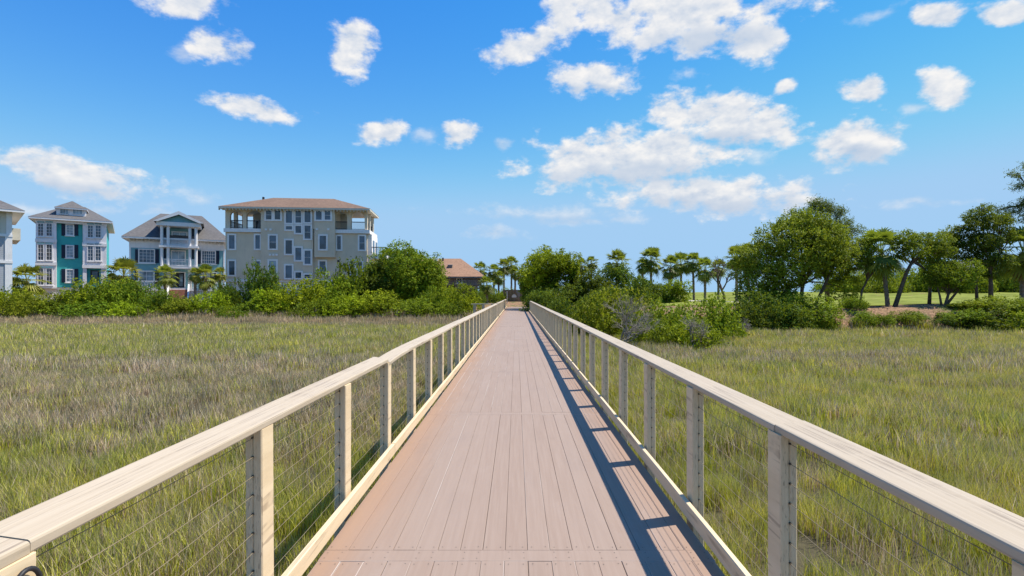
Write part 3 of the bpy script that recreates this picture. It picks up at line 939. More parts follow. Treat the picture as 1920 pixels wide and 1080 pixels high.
def teal_house():
    h = House('teal_house', 'narrow teal three storey house with white window bays and navy shutters', (-63.3, 70.4), (-57.42, 74.67), 0.4, 14, 'house')
    Z = zz(0, 370, 5.4)
    W = h.W
    ztop = h.fac(*Z(720, 238))[1]
    u_a = h.fac(*Z(575, 500))[0]; u_b = h.fac(*Z(840, 500))[0]
    zbot = h.fac(*Z(700, 912))[1]
    h.box('wall', M_teal, 0.02, W - 0.02, 0.0, h.D, zbot, ztop)
    h.box('foundation', M_white, 0.1, W - 0.1, 0.12, h.D - 0.1, -0.6, zbot - 0.005)
    bo = -0.45
    zb2 = h.fac(*Z(960, 690), bo)[1]
    h.box('window_bay', M_lav, -0.05, u_a, bo, -0.003, zbot - 0.1, ztop - 0.002)
    h.box('window_bay', M_lav, u_b, W + 0.05, bo, -0.003, zb2 + 0.02, ztop - 0.002)
    # entry porch: pillars, recess wall and door under the bay
    h.box('pillar', M_lav, u_b, u_b + 0.42, bo, -0.02, zbot - 0.3, zb2 + 0.018)
    h.box('pillar', M_lav, W - 0.55, W + 0.05, bo, -0.02, zbot - 0.3, zb2 + 0.018)
    r = h.rect(Z, 915, 738, 1003, 865)
    d = h.window((r[0], r[1], r[2], r[3]), 0.0, 0.16, 1, 1, name='door', frame=M_dark, sill=False)
    for py in (440, 672):
        for ua, ub in ((-0.1, u_a + 0.05), (u_b - 0.05, W + 0.1)):
            z = h.fac(*Z(500, py), bo)[1] - (0 if ua < 1 else 0.25)
            h.box('band_course', M_white, ua, ub, bo - 0.12, bo - 0.003, z - 0.22, z + 0.22)
    h.box('band_course', M_white, -0.1, u_a + 0.05, bo - 0.1, bo - 0.003, zbot - 0.15, zbot + 0.1)
    h.box('frieze', M_white, -0.1, W + 0.1, bo - 0.06, bo - 0.003, ztop - 0.45, ztop - 0.02)
    for (x0, x1, ys_) in ((385, 440, ((265, 390), (480, 635), (725, 885))), (470, 527, ((265, 390), (480, 635), (725, 885))),
                          (889, 941, ((285, 405), (490, 640))), (968, 1020, ((285, 405), (490, 640)))):
        for y0, y1 in ys_:
            w = h.window(h.rect(Z, x0 - 7, y0 - 6, x1 + 7, y1 + 6, bo), bo, 0.09, 2, 4)
            q = h.rect(Z, x0 - 9, y0 - 22, x1 + 9, y0 - 10, bo)
            h.box('lintel', M_blue, q[0], q[1], bo - 0.12, bo - 0.003, q[2], q[3], w)
    for y0, y1 in ((275, 385), (487, 612), (730, 858)):
        h.window(h.rect(Z, 663, y0 - 4, 752, y1 + 4), 0.0, 0.13, 2, 4, glass=M_glassl)
        h.shutter(h.rect(Z, 622, y0 - 6, 660, y1 + 4)); h.shutter(h.rect(Z, 755, y0 - 6, 793, y1 + 4))
    ro = h.hip(M_shg, -0.75, W + 0.75, -1.15, h.D + 0.7, ztop + 0.12, ztop + 2.9, 3.4, ridge_v=7.0)
    # dormer
    dv = 0.9
    r = h.rect(Z, 570, 112, 868, 180, dv)
    h.box('dormer', M_lav, r[0], r[1], dv, dv + 4, r[2] - 0.5, r[3], ro)
    for x0, x1 in ((604, 698), (732, 838)):
        h.window(h.rect(Z, x0, 118, x1, 172, dv), dv, 0.07, 3, 1, glass=M_glassl, sill=False)
    e = h.rect(Z, 548, 35, 886, 108, dv - 0.5)
    h.hip(M_shg, e[0], e[1], dv - 0.55, dv + 5.4, e[2], h.fac(*Z(722, 38), dv + 1.6)[1], (e[1] - e[0]) * 0.485, 'dormer_roof', 0.15, ridge_v=dv + 1.6)
    # low basement windows
    for k in range(2):
        q = h.rect(Z, 462 + 40 * k, 962, 496 + 40 * k, 990, 0.12)
        h.window(q, 0.12, 0.05, 2, 1, sill=False)
    h.box('corner_board', M_white, W - 0.02, W + 0.02, 0.02, 0.3, zbot, ztop - 0.5)


def blue_house():
    h = House('blue_house', 'dusty blue house with tall white columned portico and gabled pediment', (-49.3, 68.6), (-40.3, 73.6), 0.5, 12, 'house')
    Z = zz(220, 380, 5.4)
    W = h.W
    zw0 = h.fac(*Z(600, 862))[1]; zfr = h.fac(*Z(600, 470))[1]; ze = h.fac(*Z(600, 372), -0.6)[1]
    u0 = h.fac(*Z(122, 600))[0]; u1 = h.fac(*Z(1086, 600))[0]
    h.box('wall', M_blue, u0, u1, 0, h.D, zw0 - 0.3, zfr)
    h.box('upper_wall', M_white, u0 - 0.03, u1 + 0.03, -0.03, h.D + 0.03, zfr + 0.002, ze)
    h.box('corner_board', M_white, u0 - 0.02, u0 + 0.16, -0.028, -0.004, zw0, zfr - 0.002)
    h.box('corner_board', M_white, u1 - 0.16, u1 + 0.02, -0.028, -0.004, zw0, zfr - 0.002)
    h.box('skirt', M_white, u0, u1, 0.1, h.D, -0.8, zw0 - 0.305)
    for k in range(26):
        u = u0 + 0.15 + (u1 - u0 - 0.3) * k / 25
        if 3.2 < u < 6.6: continue
        h.box('bracket', M_cream, u - 0.06, u + 0.06, -0.5, -0.034, ze - 0.34, ze - 0.1)
    # front roof and the higher block behind
    ze2 = ze + 0.12
    h.hip(M_shg, u0 - 0.75, u1 + 0.75, -0.85, h.D + 0.8, ze2, ze2 + 4.0, 3.6, ridge_v=6.0)
    a = h.fac(*Z(135, 290), 4.0); b = h.fac(*Z(1050, 300), 4.0); t = h.fac(*Z(600, 128), 7)[1]
    h.box('rear_block', M_lav, a[0] + 0.7, b[0] - 0.7, 4.6, h.D + 3, ze2 - 0.3, a[1] - 0.05)
    h.hip(M_shg, a[0], b[0], 4.0, h.D + 4, a[1] + 0.1, t, 4.2, 'rear_roof', ridge_v=8.0)
    # portico
    po = -1.9
    zt = h.fac(*Z(600, 240), po)[1]; zsl2 = h.fac(*Z(600, 445), po)[1]; zsl1 = h.fac(*Z(600, 655), po)[1]; zfl = h.fac(*Z(600, 868), po)[1]
    cols = [h.rect(Z, x0, 250, x1, 430, po) for x0, x1 in ((433, 466), (498, 531), (718, 750), (781, 813))]
    for q in cols:
        b_ = MB()
        b_.tube([((q[0] + q[1]) / 2, po, zsl1 + 0.15), ((q[0] + q[1]) / 2, po, zsl2 - 0.15)], 0.17, 10)
        b_.build('column', M_white, h.root)
        b_ = MB()
        b_.tube([((q[0] + q[1]) / 2, po, zsl2 + 0.15), ((q[0] + q[1]) / 2, po, zt)], 0.17, 10)
        b_.build('column', M_white, h.root)
    for q in (cols[1], cols[2]):
        h.box('pillar', M_cream, q[0] - 0.02, q[1] + 0.02, po - 0.17, po + 0.17, zfl, zsl1 - 0.12)
    pu0, pu1 = cols[0][0] - 0.12, cols[3][1] + 0.12
    for z in (zsl2, zsl1): h.box('balcony_floor', M_white, pu0, pu1, po - 0.3, -0.035, z - 0.13, z + 0.13)
    h.box('portico_wall', M_blue, pu0 + 0.35, pu1 - 0.35, 0.0, 1.6, ze - 0.2, zt - 0.05)
    for z in (zsl2 + 0.13, zsl1 + 0.13):
        for qa, qb in ((0, 1), (1, 2), (2, 3)): h.balustrade(cols[qa][1] - 0.04, cols[qb][0] + 0.04, po, z, z + 0.95)
        h.balustrade(po + 0.18, -0.1, pu0 + 0.3, z, z + 0.95, axis='v')
    h.box('entablature', M_white, pu0 - 0.25, pu1 + 0.25, po - 0.4, 1.6, zt + 0.002, zt + 0.5)
    g0, g1 = pu0 - 0.55, pu1 + 0.55; gm = (g0 + g1) / 2
    za = h.fac(*Z(628, 88), po - 0.6)[1]
    zg = zt + 0.5
    b_ = MB(); b_.prism([(g0 + 0.5, zg + 0.004), (g1 - 0.5, zg + 0.004), (gm, za - 0.45)], po - 0.2, po + 0.1); b_.build('pediment', M_blue, h.root)
    b_ = MB(); b_.prism([(g0, zg + 0.01), (g0 + 0.55, zg + 0.01), (gm, za - 0.4), (g1 - 0.55, zg + 0.01), (g1, zg + 0.01), (gm, za)], po - 0.65, 5.5); b_.build('gable_roof', M_shg, h.root)
    b_ = MB(); b_.prism([(g0 - 0.05, zg - 0.02), (g0 + 0.5, zg - 0.02), (gm, za - 0.42), (g1 - 0.5, zg - 0.02), (g1 + 0.05, zg - 0.02), (gm, za + 0.02)], po - 0.75, po - 0.655); b_.build('rake_trim', M_white, h.root)
    # openings
    h.window(h.rect(Z, 212, 468, 382, 612), 0, 0.12, 4, 4); h.window(h.rect(Z, 212, 688, 378, 800), 0, 0.14, 2, 2, glass=M_glassl)
    h.window(h.rect(Z, 848, 483, 998, 622), 0, 0.12, 6, 4); h.window(h.rect(Z, 850, 705, 1010, 810), 0, 0.12, 4, 2, glass=M_glassl)
    for x0, x1, y0, y1 in ((180, 210, 472, 612), (385, 422, 472, 612), (180, 210, 690, 800), (382, 420, 690, 800), (810, 845, 488, 622), (1000, 1032, 488, 622)):
        h.shutter(h.rect(Z, x0, y0, x1, y1))
    h.window(h.rect(Z, 542, 482, 694, 600), 0, 0.14, 2, 1, glass=M_glassl, name='balcony_door', sill=False)
    h.window(h.rect(Z, 548, 292, 712, 400), 0, 0.14, 2, 1, glass=M_glassl, name='balcony_door', sill=False)
    for x0, x1 in ((470, 492), (754, 776)):
        h.shutter(h.rect(Z, x0, 455, x1, 580)); h.shutter(h.rect(Z, x0, 260, x1, 360))
    r = h.rect(Z, 530, 700, 690, 866)
    h.window(r, -0.005, 0.12, 1, 1, name='door_surround', sill=False, glass=M_dark)
    um = (r[0] + r[1]) / 2
    for a0, a1 in ((r[0] + 0.13, um - 0.02), (um + 0.02, r[1] - 0.13)):
        h.window((a0, a1, r[2] + 0.1, r[3] - 0.14), -0.06, 0.17, 1, 3, name='door', frame=M_dark, glass=M_glassl, sill=False)
    # porch
    h.box('porch_floor', M_white, u0 - 0.1, u1 + 0.1, po - 0.45, -0.036, zfl - 0.35, zfl)
    h.box('porch_skirt', M_white, u0, u1, po - 0.3, 0.09, -0.8, zfl - 0.355)
    h.balustrade(u0, cols[0][0] + 0.5, po - 0.35, zfl, zfl + 0.95); h.balustrade(cols[3][0] - 0.3, u1, po - 0.35, zfl, zfl + 0.95)
    n = 9
    for k in range(n):
        zt_ = zfl - 0.02 - (zfl + 0.2) * k / n
        h.box('step', M_brick, cols[1][1] + 0.05, cols[2][0] - 0.05, po - 0.46 - 0.3 * (k + 1), po - 0.455 - 0.3 * k, -0.8, zt_ - 0.15)
    for u in (cols[1][1] - 0.2, cols[2][0]):
        b_ = MB(); b_.prism([(po - 0.46, zfl - 0.1), (po - 0.46, zfl + 0.55), (po - 3.3, 0.4), (po - 3.3, -0.4)], u, u + 0.16, 'x')
        b_.build('stair_cheek', M_white, h.root)


def beige_house():
    h = House('beige_mansion', 'large taupe stucco mansion with terracotta hip roof and scattered white framed windows', (-35.85, 65.5), (-18.95, 67.2), 0.4, 5.6, 'house')
    Z = zz(400, 340, 4.5)
    W = h.W
    zb = h.fac(*Z(600, 838))[1]; zl = h.fac(*Z(250, 412))[1]; ze = h.fac(*Z(700, 222), -0.7)[1]
    uL = h.fac(*Z(410, 500))[0]; uR = h.fac(*Z(1028, 500))[0]; U0 = h.fac(*Z(102, 500))[0]; U1 = h.fac(*Z(1298, 500))[0]
    h.box('base', M_white, U0 + 0.03, U1 - 0.03, 0.03, h.D, -0.8, zb - 0.2)
    h.box('base_band', M_white, U0 - 0.05, U1 + 0.05, -0.12, h.D, zb - 0.195, zb + 0.12)
    h.box('wall', M_beige, U0, U1, 0.0, h.D, zb + 0.122, zl - 0.26)
    h.box('center_wall', M_beige, uL, uR, -0.35, h.D, zl + 0.2, ze - 0.1)
    h.box('center_bay', M_beige, uL, h.fac(*Z(850, 500))[0] - 0.02, -0.35, -0.004, zb + 0.124, zl + 0.198)
    r = h.rect(Z, 852, 400, 1025, 640, -0.6)
    h.box('overhang_bay', M_beige, r[0], r[1], -0.6, -0.003, r[2], zl + 0.196)
    h.box('overhang_bay_top', M_beige, r[0], r[1], -0.6, -0.353, zl + 0.198, ze - 0.12)
    for a, b in ((U0 - 0.12, uL - 0.005), (uR + 0.005, U1 + 0.35)):
        h.box('terrace_band', M_white, a, b, -0.25, h.D + 0.1, zl - 0.255, zl + 0.19)
    # loggias: corner pillars and arches at front, open sides
    zr = zl + 0.19
    def arch(u0, u1, v0, v1, axis='u'):
        n = 10; zs = ze - 1.15; zt = ze - 0.3
        prof = [(u0, ze - 0.1), (u0, zs)]
        for k in range(n + 1):
            a = math.pi * (1 - k / n)
            prof.append(((u0 + u1) / 2 + (u1 - u0) / 2 * math.cos(a), zs + (zt - zs) * math.sin(a)))
        prof += [(u1, zs), (u1, ze - 0.1)]
        b = MB()
        for k in range(1, len(prof) - 2):
            (a0, z0), (a1, z1) = prof[k], prof[k + 1]
            if abs(a1 - a0) < 1e-4: continue
            b.prism([(a0, z0), (a1, z1), (a1, ze - 0.1), (a0, ze - 0.1)], v0, v1, 'y' if axis == 'u' else 'x')
        b.build('arch', M_beige, h.root)
    for (x0, x1) in ((102, 140), (250, 280), (1130, 1165), (1277, 1300)):
        q = h.rect(Z, x0, 235, x1, 395)
        h.box('pillar', M_beige, q[0], q[1], -0.05, 0.4, zr, ze - 0.1)
    for (x0, x1) in ((140, 250), (280, 410), (1030, 1130), (1165, 1277)):
        q = h.rect(Z, x0, 235, x1, 395); arch(q[0] + 0.003, q[1] - 0.003, 0.0, 0.35)
        h.balustrade(q[0], q[1], 0.15, zr, zr + 1.05, M_dark, 0.13, th=0.03, name='iron_railing')
    for u in (U0 + 0.02, U1 - 0.42):
        for v in (2.3, 4.9): h.box('pillar', M_cream if u > 5 else M_beige, u, u + 0.4, v, v + 0.4, zr, ze - 0.1)
        h.balustrade(0.4, 5.2, u + 0.2, zr, zr + 1.05, M_dark, 0.16, 'v', name='iron_railing', th=0.03)
    h.box('loggia_back_wall', M_cream, U0 + 1.6, uL - 0.01, 4.4, 4.6, zr, ze - 0.1)
    h.box('loggia_back_wall', M_cream, uR + 0.01, uR + 1.2, 3.0, 3.2, zr, ze - 0.1)
    h.window((U0 + 1.9, U0 + 2.8, zr + 0.3, ze - 0.9), 4.4, 0.1, 1, 1, sill=False); h.window((U0 + 3.1, U0 + 3.9, zr + 0.3, ze - 0.9), 4.4, 0.1, 1, 1, sill=False)
    # table set glimpsed on the terraces is left to the dark rail pattern; roof
    ro = h.hip(M_shr, U0 - 0.45, U1 + 0.5, -0.95, h.D + 0.7, ze, ze + 1.75, 5.2, fm=M_cream)
    for k in range(46):
        u = U0 - 0.4 + (U1 - U0 + 0.9) * k / 45
        h.box('bracket', M_cream, u - 0.06, u + 0.06, -0.85, -0.62, ze - 0.42, ze - 0.23, ro)
    p = h.fac(*Z(420, 148), 2.5)
    b = MB(); b.tube([(p[0], 2.6, ze + 0.8), (p[0], 2.6, p[1] + 0.25)], 0.14, 8); b.build('vent_pipe', M_dark, ro)
    c = -0.35
    wins = [(432, 232, 506, 335, c, 1, 2), (506, 232, 580, 335, c, 1, 2), (853, 236, 928, 337, -0.6, 1, 2), (928, 236, 1002, 337, -0.6, 1, 2),
            (600, 236, 679, 364, c, 2, 3), (600, 366, 679, 420, c, 2, 1), (681, 236, 756, 362, c, 2, 3), (681, 364, 756, 449, c, 2, 2), (758, 238, 835, 358, c, 2, 3), (758, 362, 835, 497, c, 2, 3),
            (120, 442, 195, 582, 0, 1, 2), (343, 442, 408, 582, 0, 1, 2), (461, 445, 545, 581, c, 2, 3), (597, 485, 679, 625, c, 2, 3), (680, 548, 757, 678, c, 2, 3), (758, 572, 835, 710, c, 2, 3),
            (884, 447, 966, 585, -0.6, 2, 3), (1032, 450, 1090, 588, 0, 1, 2), (1220, 450, 1290, 590, 0, 1, 2),
            (120, 660, 195, 803, 0, 1, 2), (343, 662, 408, 803, 0, 1, 2), (459, 658, 545, 800, c, 2, 1), (597, 697, 678, 829, c, 2, 3), (681, 755, 756, 829, c, 2, 2), (758, 775, 835, 829, c, 2, 1),
            (884, 662, 961, 800, 0, 1, 2), (1147, 665, 1206, 800, 0, 1, 2), (1207, 665, 1268, 800, 0, 1, 2)]
    for i, (x0, y0, x1, y1, off, nx, ny) in enumerate(wins):
        h.window(h.rect(Z, x0, y0, x1, y1, off), off, 0.19, 1, 1 if i % 3 else 2, glass=M_glassl if i == 21 else M_glass, sill=False)
    h.window((uL - 1.15, uL - 0.05, zr + 0.55, ze - 0.5), 4.38, 0.15, 1, 2, sill=False)
    for x, y in ((445, 407), (484, 407), (880, 407), (975, 407), (480, 620), (508, 620), (535, 620), (1050, 672)):
        q = h.rect(Z, x - 9, y - 8, x + 9, y + 8, c); o_ = -0.6 if x in (880, 975) else c
        if x > 1000: o_ = 0
        h.box('vent_cover', M_white if x < 1000 else M_dark, q[0], q[1], o_ - 0.1, o_ - 0.004, q[2], q[3])
    # white bay and balcony on the sunny side
    q0 = h.fac(*Z(1360, 640), 3.0)
    h.box('side_bay', M_white, U1 + 0.004, U1 + 0.5, 0.4, 5.0, zb + 0.6, zl - 0.3)
    for v in (1.2, 3.4):
        b = MB(); b.box(U1 + 0.505, U1 + 0.55, v, v + 1.1, zl - 3.0, zl - 1.0); b.build('side_window', M_glass, h.root)
    zbal = h.fac(*Z(1360, 628), 1.0)[1]
    h.box('side_balcony', M_white, U1 + 0.505, U1 + 2.4, -0.1, 4.6, zbal - 0.45, zbal)
    h.balustrade(U1 + 0.55, U1 + 2.35, -0.02, zbal, zbal + 1.05, M_dark, 0.13, name='iron_railing', th=0.03)
    h.balustrade(0.0, 4.5, U1 + 2.35, zbal, zbal + 1.05, M_dark, 0.13, 'v', name='iron_railing', th=0.03)
    h.box('balcony_pier', M_white, U1 + 1.9, U1 + 2.3, 0.2, 0.6, -0.8, zbal - 0.455)


def grey_house():
    h = House('grey_house', 'grey and cream house cut off at the left edge of the photo', (-60.9, 47.8), (-53.0, 56.0), 0.3, 12.5, 'house')
    W = h.W; Z = zz(0, 370, 5.4)
    def zc(py): return CAMZ + (VY - (370 + py / 5.4)) / F * 56.0 - h.z0
    ze = zc(150)
    h.box('lower_wall', M_grey, 0, W, 0, h.D, -0.6, zc(400))
    h.box('upper_wall', M_cream, 0, W, -0.001, h.D, zc(398), ze)
    for py in (388, 655): h.box('band_course', M_white, -0.08, W + 0.1, -0.1, h.D + 0.05, zc(py + 14), zc(py - 14))
    h.box('front_panel', M_grey, 0.3, W - 0.9, -0.06, -0.004, zc(370), ze - 0.4)
    h.box('corner_board', M_white, W - 0.5, W + 0.06, -0.06, 0.5, -0.5, zc(402)); h.box('corner_board', M_white, W - 0.4, W + 0.05, -0.05, 0.45, zc(374), ze - 0.05)
    h.hip(M_shg, -0.8, W + 1.0, -1.0, h.D + 0.8, ze + 0.15, ze + 3.0, 4.0)
    def side(v0, v1, z0, z1, name='side_window'):
        b = MB(); b.box(W + 0.055, W + 0.1, v0 - 0.08, v1 + 0.08, z0 - 0.08, z1 + 0.08); o = b.build(name, M_white, h.root)
        b = MB(); b.box(W + 0.102, W + 0.12, v0, v1, z0, z1); b.build('pane', M_glass, o)
    for k in range(4): side(4.4 + 1.6 * k, 5.4 + 1.6 * k, ze - 1.1, ze - 0.35)
    side(7.2, 7.9, zc(600), zc(505)); side(5.2, 5.6, zc(385), zc(372)); side(6.6, 7.0, zc(385), zc(372))
    b = MB(); b.box(W + 0.003, W + 0.9, 3.6, 10.5, zc(405), ze - 1.35); b.build('side_bay', M_cream, h.root)


def brown_house():
    h = House('wooden_cottage', 'weathered wood cottage with tan shingle roof behind the boardwalk shrubs', (-20.0, 80.0), (-5.9, 80.0), 0.3, 11, 'house')
    W = h.W; Z = zz(680, 420, 5.4)
    ze = h.fac(*Z(1000, 532), -0.9)[1]; zr = h.fac(*Z(900, 350), 5.5)[1]
    zm = h.fac(*Z(1000, 620))[1]
    for k in range(44):
        u = k * W / 44
        h.box('siding_board', M_wood, u + 0.008, u + W / 44 - 0.008, -0.03 - 0.012 * (k % 2), 0.0, zm, ze - 0.1)
    h.box('wall', M_wood, 0, W, 0.002, 11, zm + 0.002, ze - 0.05)
    for u in (0.2, W * 0.33, W * 0.66, W - 0.5):
        h.box('stilt', M_wood, u, u + 0.3, 0.1, 0.4, -0.8, zm)
    h.box('lower_wall', M_wood, 0.5, W - 0.6, 2.0, 10, -0.6, zm - 0.002)
    ro = h.hip(M_shb, -0.9, W + 1.2, -0.9, 12, ze, zr, 4.2, fm=M_wood)
    p = h.fac(*Z(885, 430), 2.2)
    b = MB(); b.prism([(2.0, p[1] - 0.35), (2.0, p[1] + 0.25), (2.9, p[1] + 0.35), (3.4, p[1] + 0.1)], p[0] - 0.35, p[0] + 0.35, 'x'); b.build('roof_vent', M_wood, ro)
    p = h.fac(*Z(745, 362), 4.4); h.box('skylight', M_white, p[0] - 0.3, p[0] + 0.3, 4.0, 4.5, p[1] - 0.25, p[1] + 0.15, ro)
    p = h.fac(*Z(812, 360), 4.6)
    b = MB(); b.tube([(p[0], 4.7, p[1] - 0.5), (p[0], 4.7, p[1] + 0.3)], 0.13, 8); b.build('flue', M_dark, ro)
    # deck on the boardwalk side
    zd = h.fac(*Z(1180, 640), -2.0)[1]
    h.box('side_deck', M_wood, W - 3.0, W + 1.2, -2.4, 0.0, zd - 0.25, zd)
    h.balustrade(W - 3.0, W + 1.2, -2.35, zd, zd + 1.0, M_wood, 0.2)
    for u in (W - 2.9, W + 0.9): h.box('deck_post', M_wood, u, u + 0.25, -2.3, -2.05, -0.8, zd - 0.255)
    h.window(h.rect(Z, 950, 545, 1010, 600), -0.05, 0.1, 2, 2)


def far_house(x0, x1, ytop, ybase, d, wall, roof, label, name='distant_house'):
    a, b = at(x0, ybase, d), at(x1, ybase, d)
    h = House(name, label, (a.x, a.y), (b.x, b.y + 2), Hs(a.x, d) - 0.3, 9, 'house')
    zt = at(x0, ytop, d).z - h.z0
    h.box('wall', wall, 0, h.W, 0, 9, -0.5, zt * 0.72)
    h.hip(roof, -0.6, h.W + 0.6, -0.6, 9.6, zt * 0.72 + 0.2, zt, min(3.5, h.W * 0.4))
    n = max(2, int(h.W / 2.6))
    for zf in (0.12, 0.44):
        for k in range(n):
            u = h.W * (k + 0.5) / n
            h.window((u - 0.55, u + 0.55, zt * zf, zt * (zf + 0.19)), 0, 0.12, 2, 2, sill=False)


teal_house(); blue_house(); beige_house(); grey_house(); brown_house()
far_house(1642, 1712, 490, 556, 125, M_lav, M_shg, 'pale grey house glimpsed far behind the leaning palm across the fairway')
far_house(1826, 1905, 484, 552, 128, M_white, M_shg, 'white house glimpsed behind the dark cedar across the fairway')


# ------------------------------------------------------------------ vegetation
def leaf_quads(c, n, size, rg, asp=0.5):
    k = len(c)
    q = rg.normal(size=(k, 3))
    t = q - n * np.sum(q * n, 1, keepdims=True)
    t /= np.linalg.norm(t, axis=1, keepdims=True) + 1e-9
    b = np.cross(n, t)
    s = size[:, None]
    fold = n * s * 0.18
    return np.stack([c - t * s, c + b * s * asp + fold, c + t * s, c - b * s * asp + fold], 1).reshape(-1, 3)


def lobes_in(rg, n, ex, ey, ez, z0=0.0, rmin=0.25, rmax=0.42, flat=0.8, half=False):
    """clump centres spread through an ellipsoid shell; returns list of (centre, radii)"""
    out = []
    for i in range(n):
        u = rg.normal(size=3); u /= np.linalg.norm(u)
        if half: u[2] = abs(u[2]) * 0.9 + 0.02 if rg.random() < 0.85 else -0.1
        r = 0.45 + 0.32 * rg.random()
        rad = rmin + (rmax - rmin) * rg.random()
        out.append((np.array((u[0] * ex * r, u[1] * ey * r, z0 + u[2] * ez * r)), np.array((rad * ex, rad * ey, rad * ez * flat))))
    return out


def crown_from_lobes(name, lobes, nleaf, lsize, seed, asp=0.5, up=0.35, fuzz=0.2, fill=0.25):
    rg = np.random.default_rng(seed)
    vol = np.array([max(1e-6, (l[1][0] * l[1][1] * l[1][2])) ** (2 / 3) for l in lobes]); vol /= vol.sum()
    V, T = [], []
    for (c, r), w in zip(lobes, vol):
        n = max(20, int(nleaf * w))
        ns = max(6, n // 9)
        u = rg.normal(size=(ns, 3)); u /= np.linalg.norm(u, axis=1, keepdims=True)
        # small sub-clumps so that the outline breaks up
        sub = rg.normal(size=(9, 3)); sub /= np.linalg.norm(sub, axis=1, keepdims=True)
        near = np.max(u @ sub.T, axis=1)
        rad = 0.62 + 0.52 * np.clip((near - 0.55) / 0.45, 0, 1) + fuzz * (rg.random(ns) - 0.5)
        ins = rg.random(ns) < fill
        rad[ins] *= 0.35 + 0.6 * rg.random(ins.sum())
        ts = np.clip(0.5 + 0.24 * rg.normal(size=ns) + 0.2 * rg.normal(), 0, 1)
        # every sprig carries nine leaves along an outward twig
        p0 = c + u * r * rad[:, None]
        ax = u * 0.8 + rg.normal(size=(ns, 3)) * 0.45; ax[:, 2] += up * 0.6
        ax /= np.linalg.norm(ax, axis=1, keepdims=True)
        k = np.tile(np.arange(9), ns)
        pp = np.repeat(p0, 9, 0) + np.repeat(ax, 9, 0) * ((k / 8.0 - 0.3) * 3.6 * lsize)[:, None] + rg.normal(size=(ns * 9, 3)) * lsize * 0.75
        nn = np.repeat(ax, 9, 0) * 0.35 + rg.normal(size=(ns * 9, 3)) * 0.75; nn[:, 2] += up
        nn /= np.linalg.norm(nn, axis=1, keepdims=True)
        sz = lsize * (0.55 + 0.75 * rg.random(ns * 9))
        V.append(leaf_quads(pp, nn, sz, rg, asp))
        T.append(np.clip(np.repeat(ts, 9) + 0.16 * rg.normal(size=ns * 9) + 0.02 * (k - 4), 0, 1))
    return fast_mesh(name, np.concatenate(V), 4, np.concatenate(T))


def branch_mesh(base, lobes, r0, seed, fork=0.4, top=None, n=7, trunk_pts=None):
    """trunk to a fork and a limb to every clump"""
    rg = random.Random(seed)
    s = MB()
    cen = sum((Vector(l[0]) for l in lobes), Vector()) / len(lobes)
    if trunk_pts is None:
        fk = Vector(base).lerp(cen, fork)
        mid = Vector(base).lerp(fk, 0.5) + Vector((rg.uniform(-1, 1), rg.uniform(-1, 1), 0)) * r0 * 1.2
        trunk_pts = [Vector(base) - Vector((0, 0, 0.3)), mid, fk]
    tp = [Vector(p) for p in trunk_pts]
    m = len(tp)
    s.tube(tp, [r0 * (1.25 - 0.6 * k / (m - 1)) for k in range(m)], n + 2)
    fk = tp[-1]
    for c, r in lobes:
        c = Vector(c)
        st = fk.lerp(tp[-2], rg.random() * 0.45)
        q1 = st.lerp(c, 0.4) + Vector((rg.uniform(-1, 1), rg.uniform(-1, 1), rg.uniform(-0.3, 0.8))) * (c - st).length * 0.12
        q2 = st.lerp(c, 0.75) + Vector((rg.uniform(-1, 1), rg.uniform(-1, 1), rg.uniform(-0.2, 0.5))) * (c - st).length * 0.1
        s.tube([st, q1, q2, c], [r0 * 0.45, r0 * 0.3, r0 * 0.19, r0 * 0.06], 5)
        for k in range(3):
            e = c + Vector((rg.uniform(-1, 1) * r[0], rg.uniform(-1, 1) * r[1], rg.uniform(-0.5, 1) * r[2])) * 0.8
            s.tube([q2, q2.lerp(e, 0.5) + Vector((0, 0, 0.05)), e], [r0 * 0.16, r0 * 0.1, r0 * 0.03], 4)
    return s


# --- bushes: unit crowns (radius 1, height 1 above the ground), shared
BUSH = []
for i in range(6):
    rg_ = np.random.default_rng(40 + i)
    lb = lobes_in(rg_, 15, 1.0, 1.0, 1.0, 0.04, 0.20, 0.36, 0.9, half=True)
    lb += [(np.array((math.cos(a) * 0.62, math.sin(a) * 0.62, 0.18)), np.array((0.34, 0.34, 0.24))) for a in np.arange(0, 6.28, 0.9)]
    me = crown_from_lobes('bush_foliage', lb, 9000, 0.036, 60 + i, fuzz=0.3, fill=0.12)
    co = np.empty(len(me.vertices) * 3, dtype=np.float32); me.vertices.foreach_get('co', co); co = co.reshape(-1, 3)
    kz = 1.0 / np.percentile(co[:, 2], 99.3); kx = 1.0 / np.percentile(np.hypot(co[:, 0], co[:, 1]), 97)
    co *= np.array((kx, kx, kz), dtype=np.float32); me.vertices.foreach_set('co', co.ravel())
    st = MB()
    rr_ = random.Random(i)
    for l in lb[:12]:
        c = Vector(l[0]); b0 = Vector((rr_.uniform(-0.15, 0.15), rr_.uniform(-0.15, 0.15), -0.12))
        st.tube([b0, b0.lerp(c, 0.5) + Vector((rr_.uniform(-0.05, 0.05), rr_.uniform(-0.05, 0.05), 0.05)), c], [0.026, 0.016, 0.006], 5)
    BUSH.append((me, st.mesh('bush_stems')))
    st_me = BUSH[-1][1]; st_me.materials.append(M_bark)
BUSHM = {}


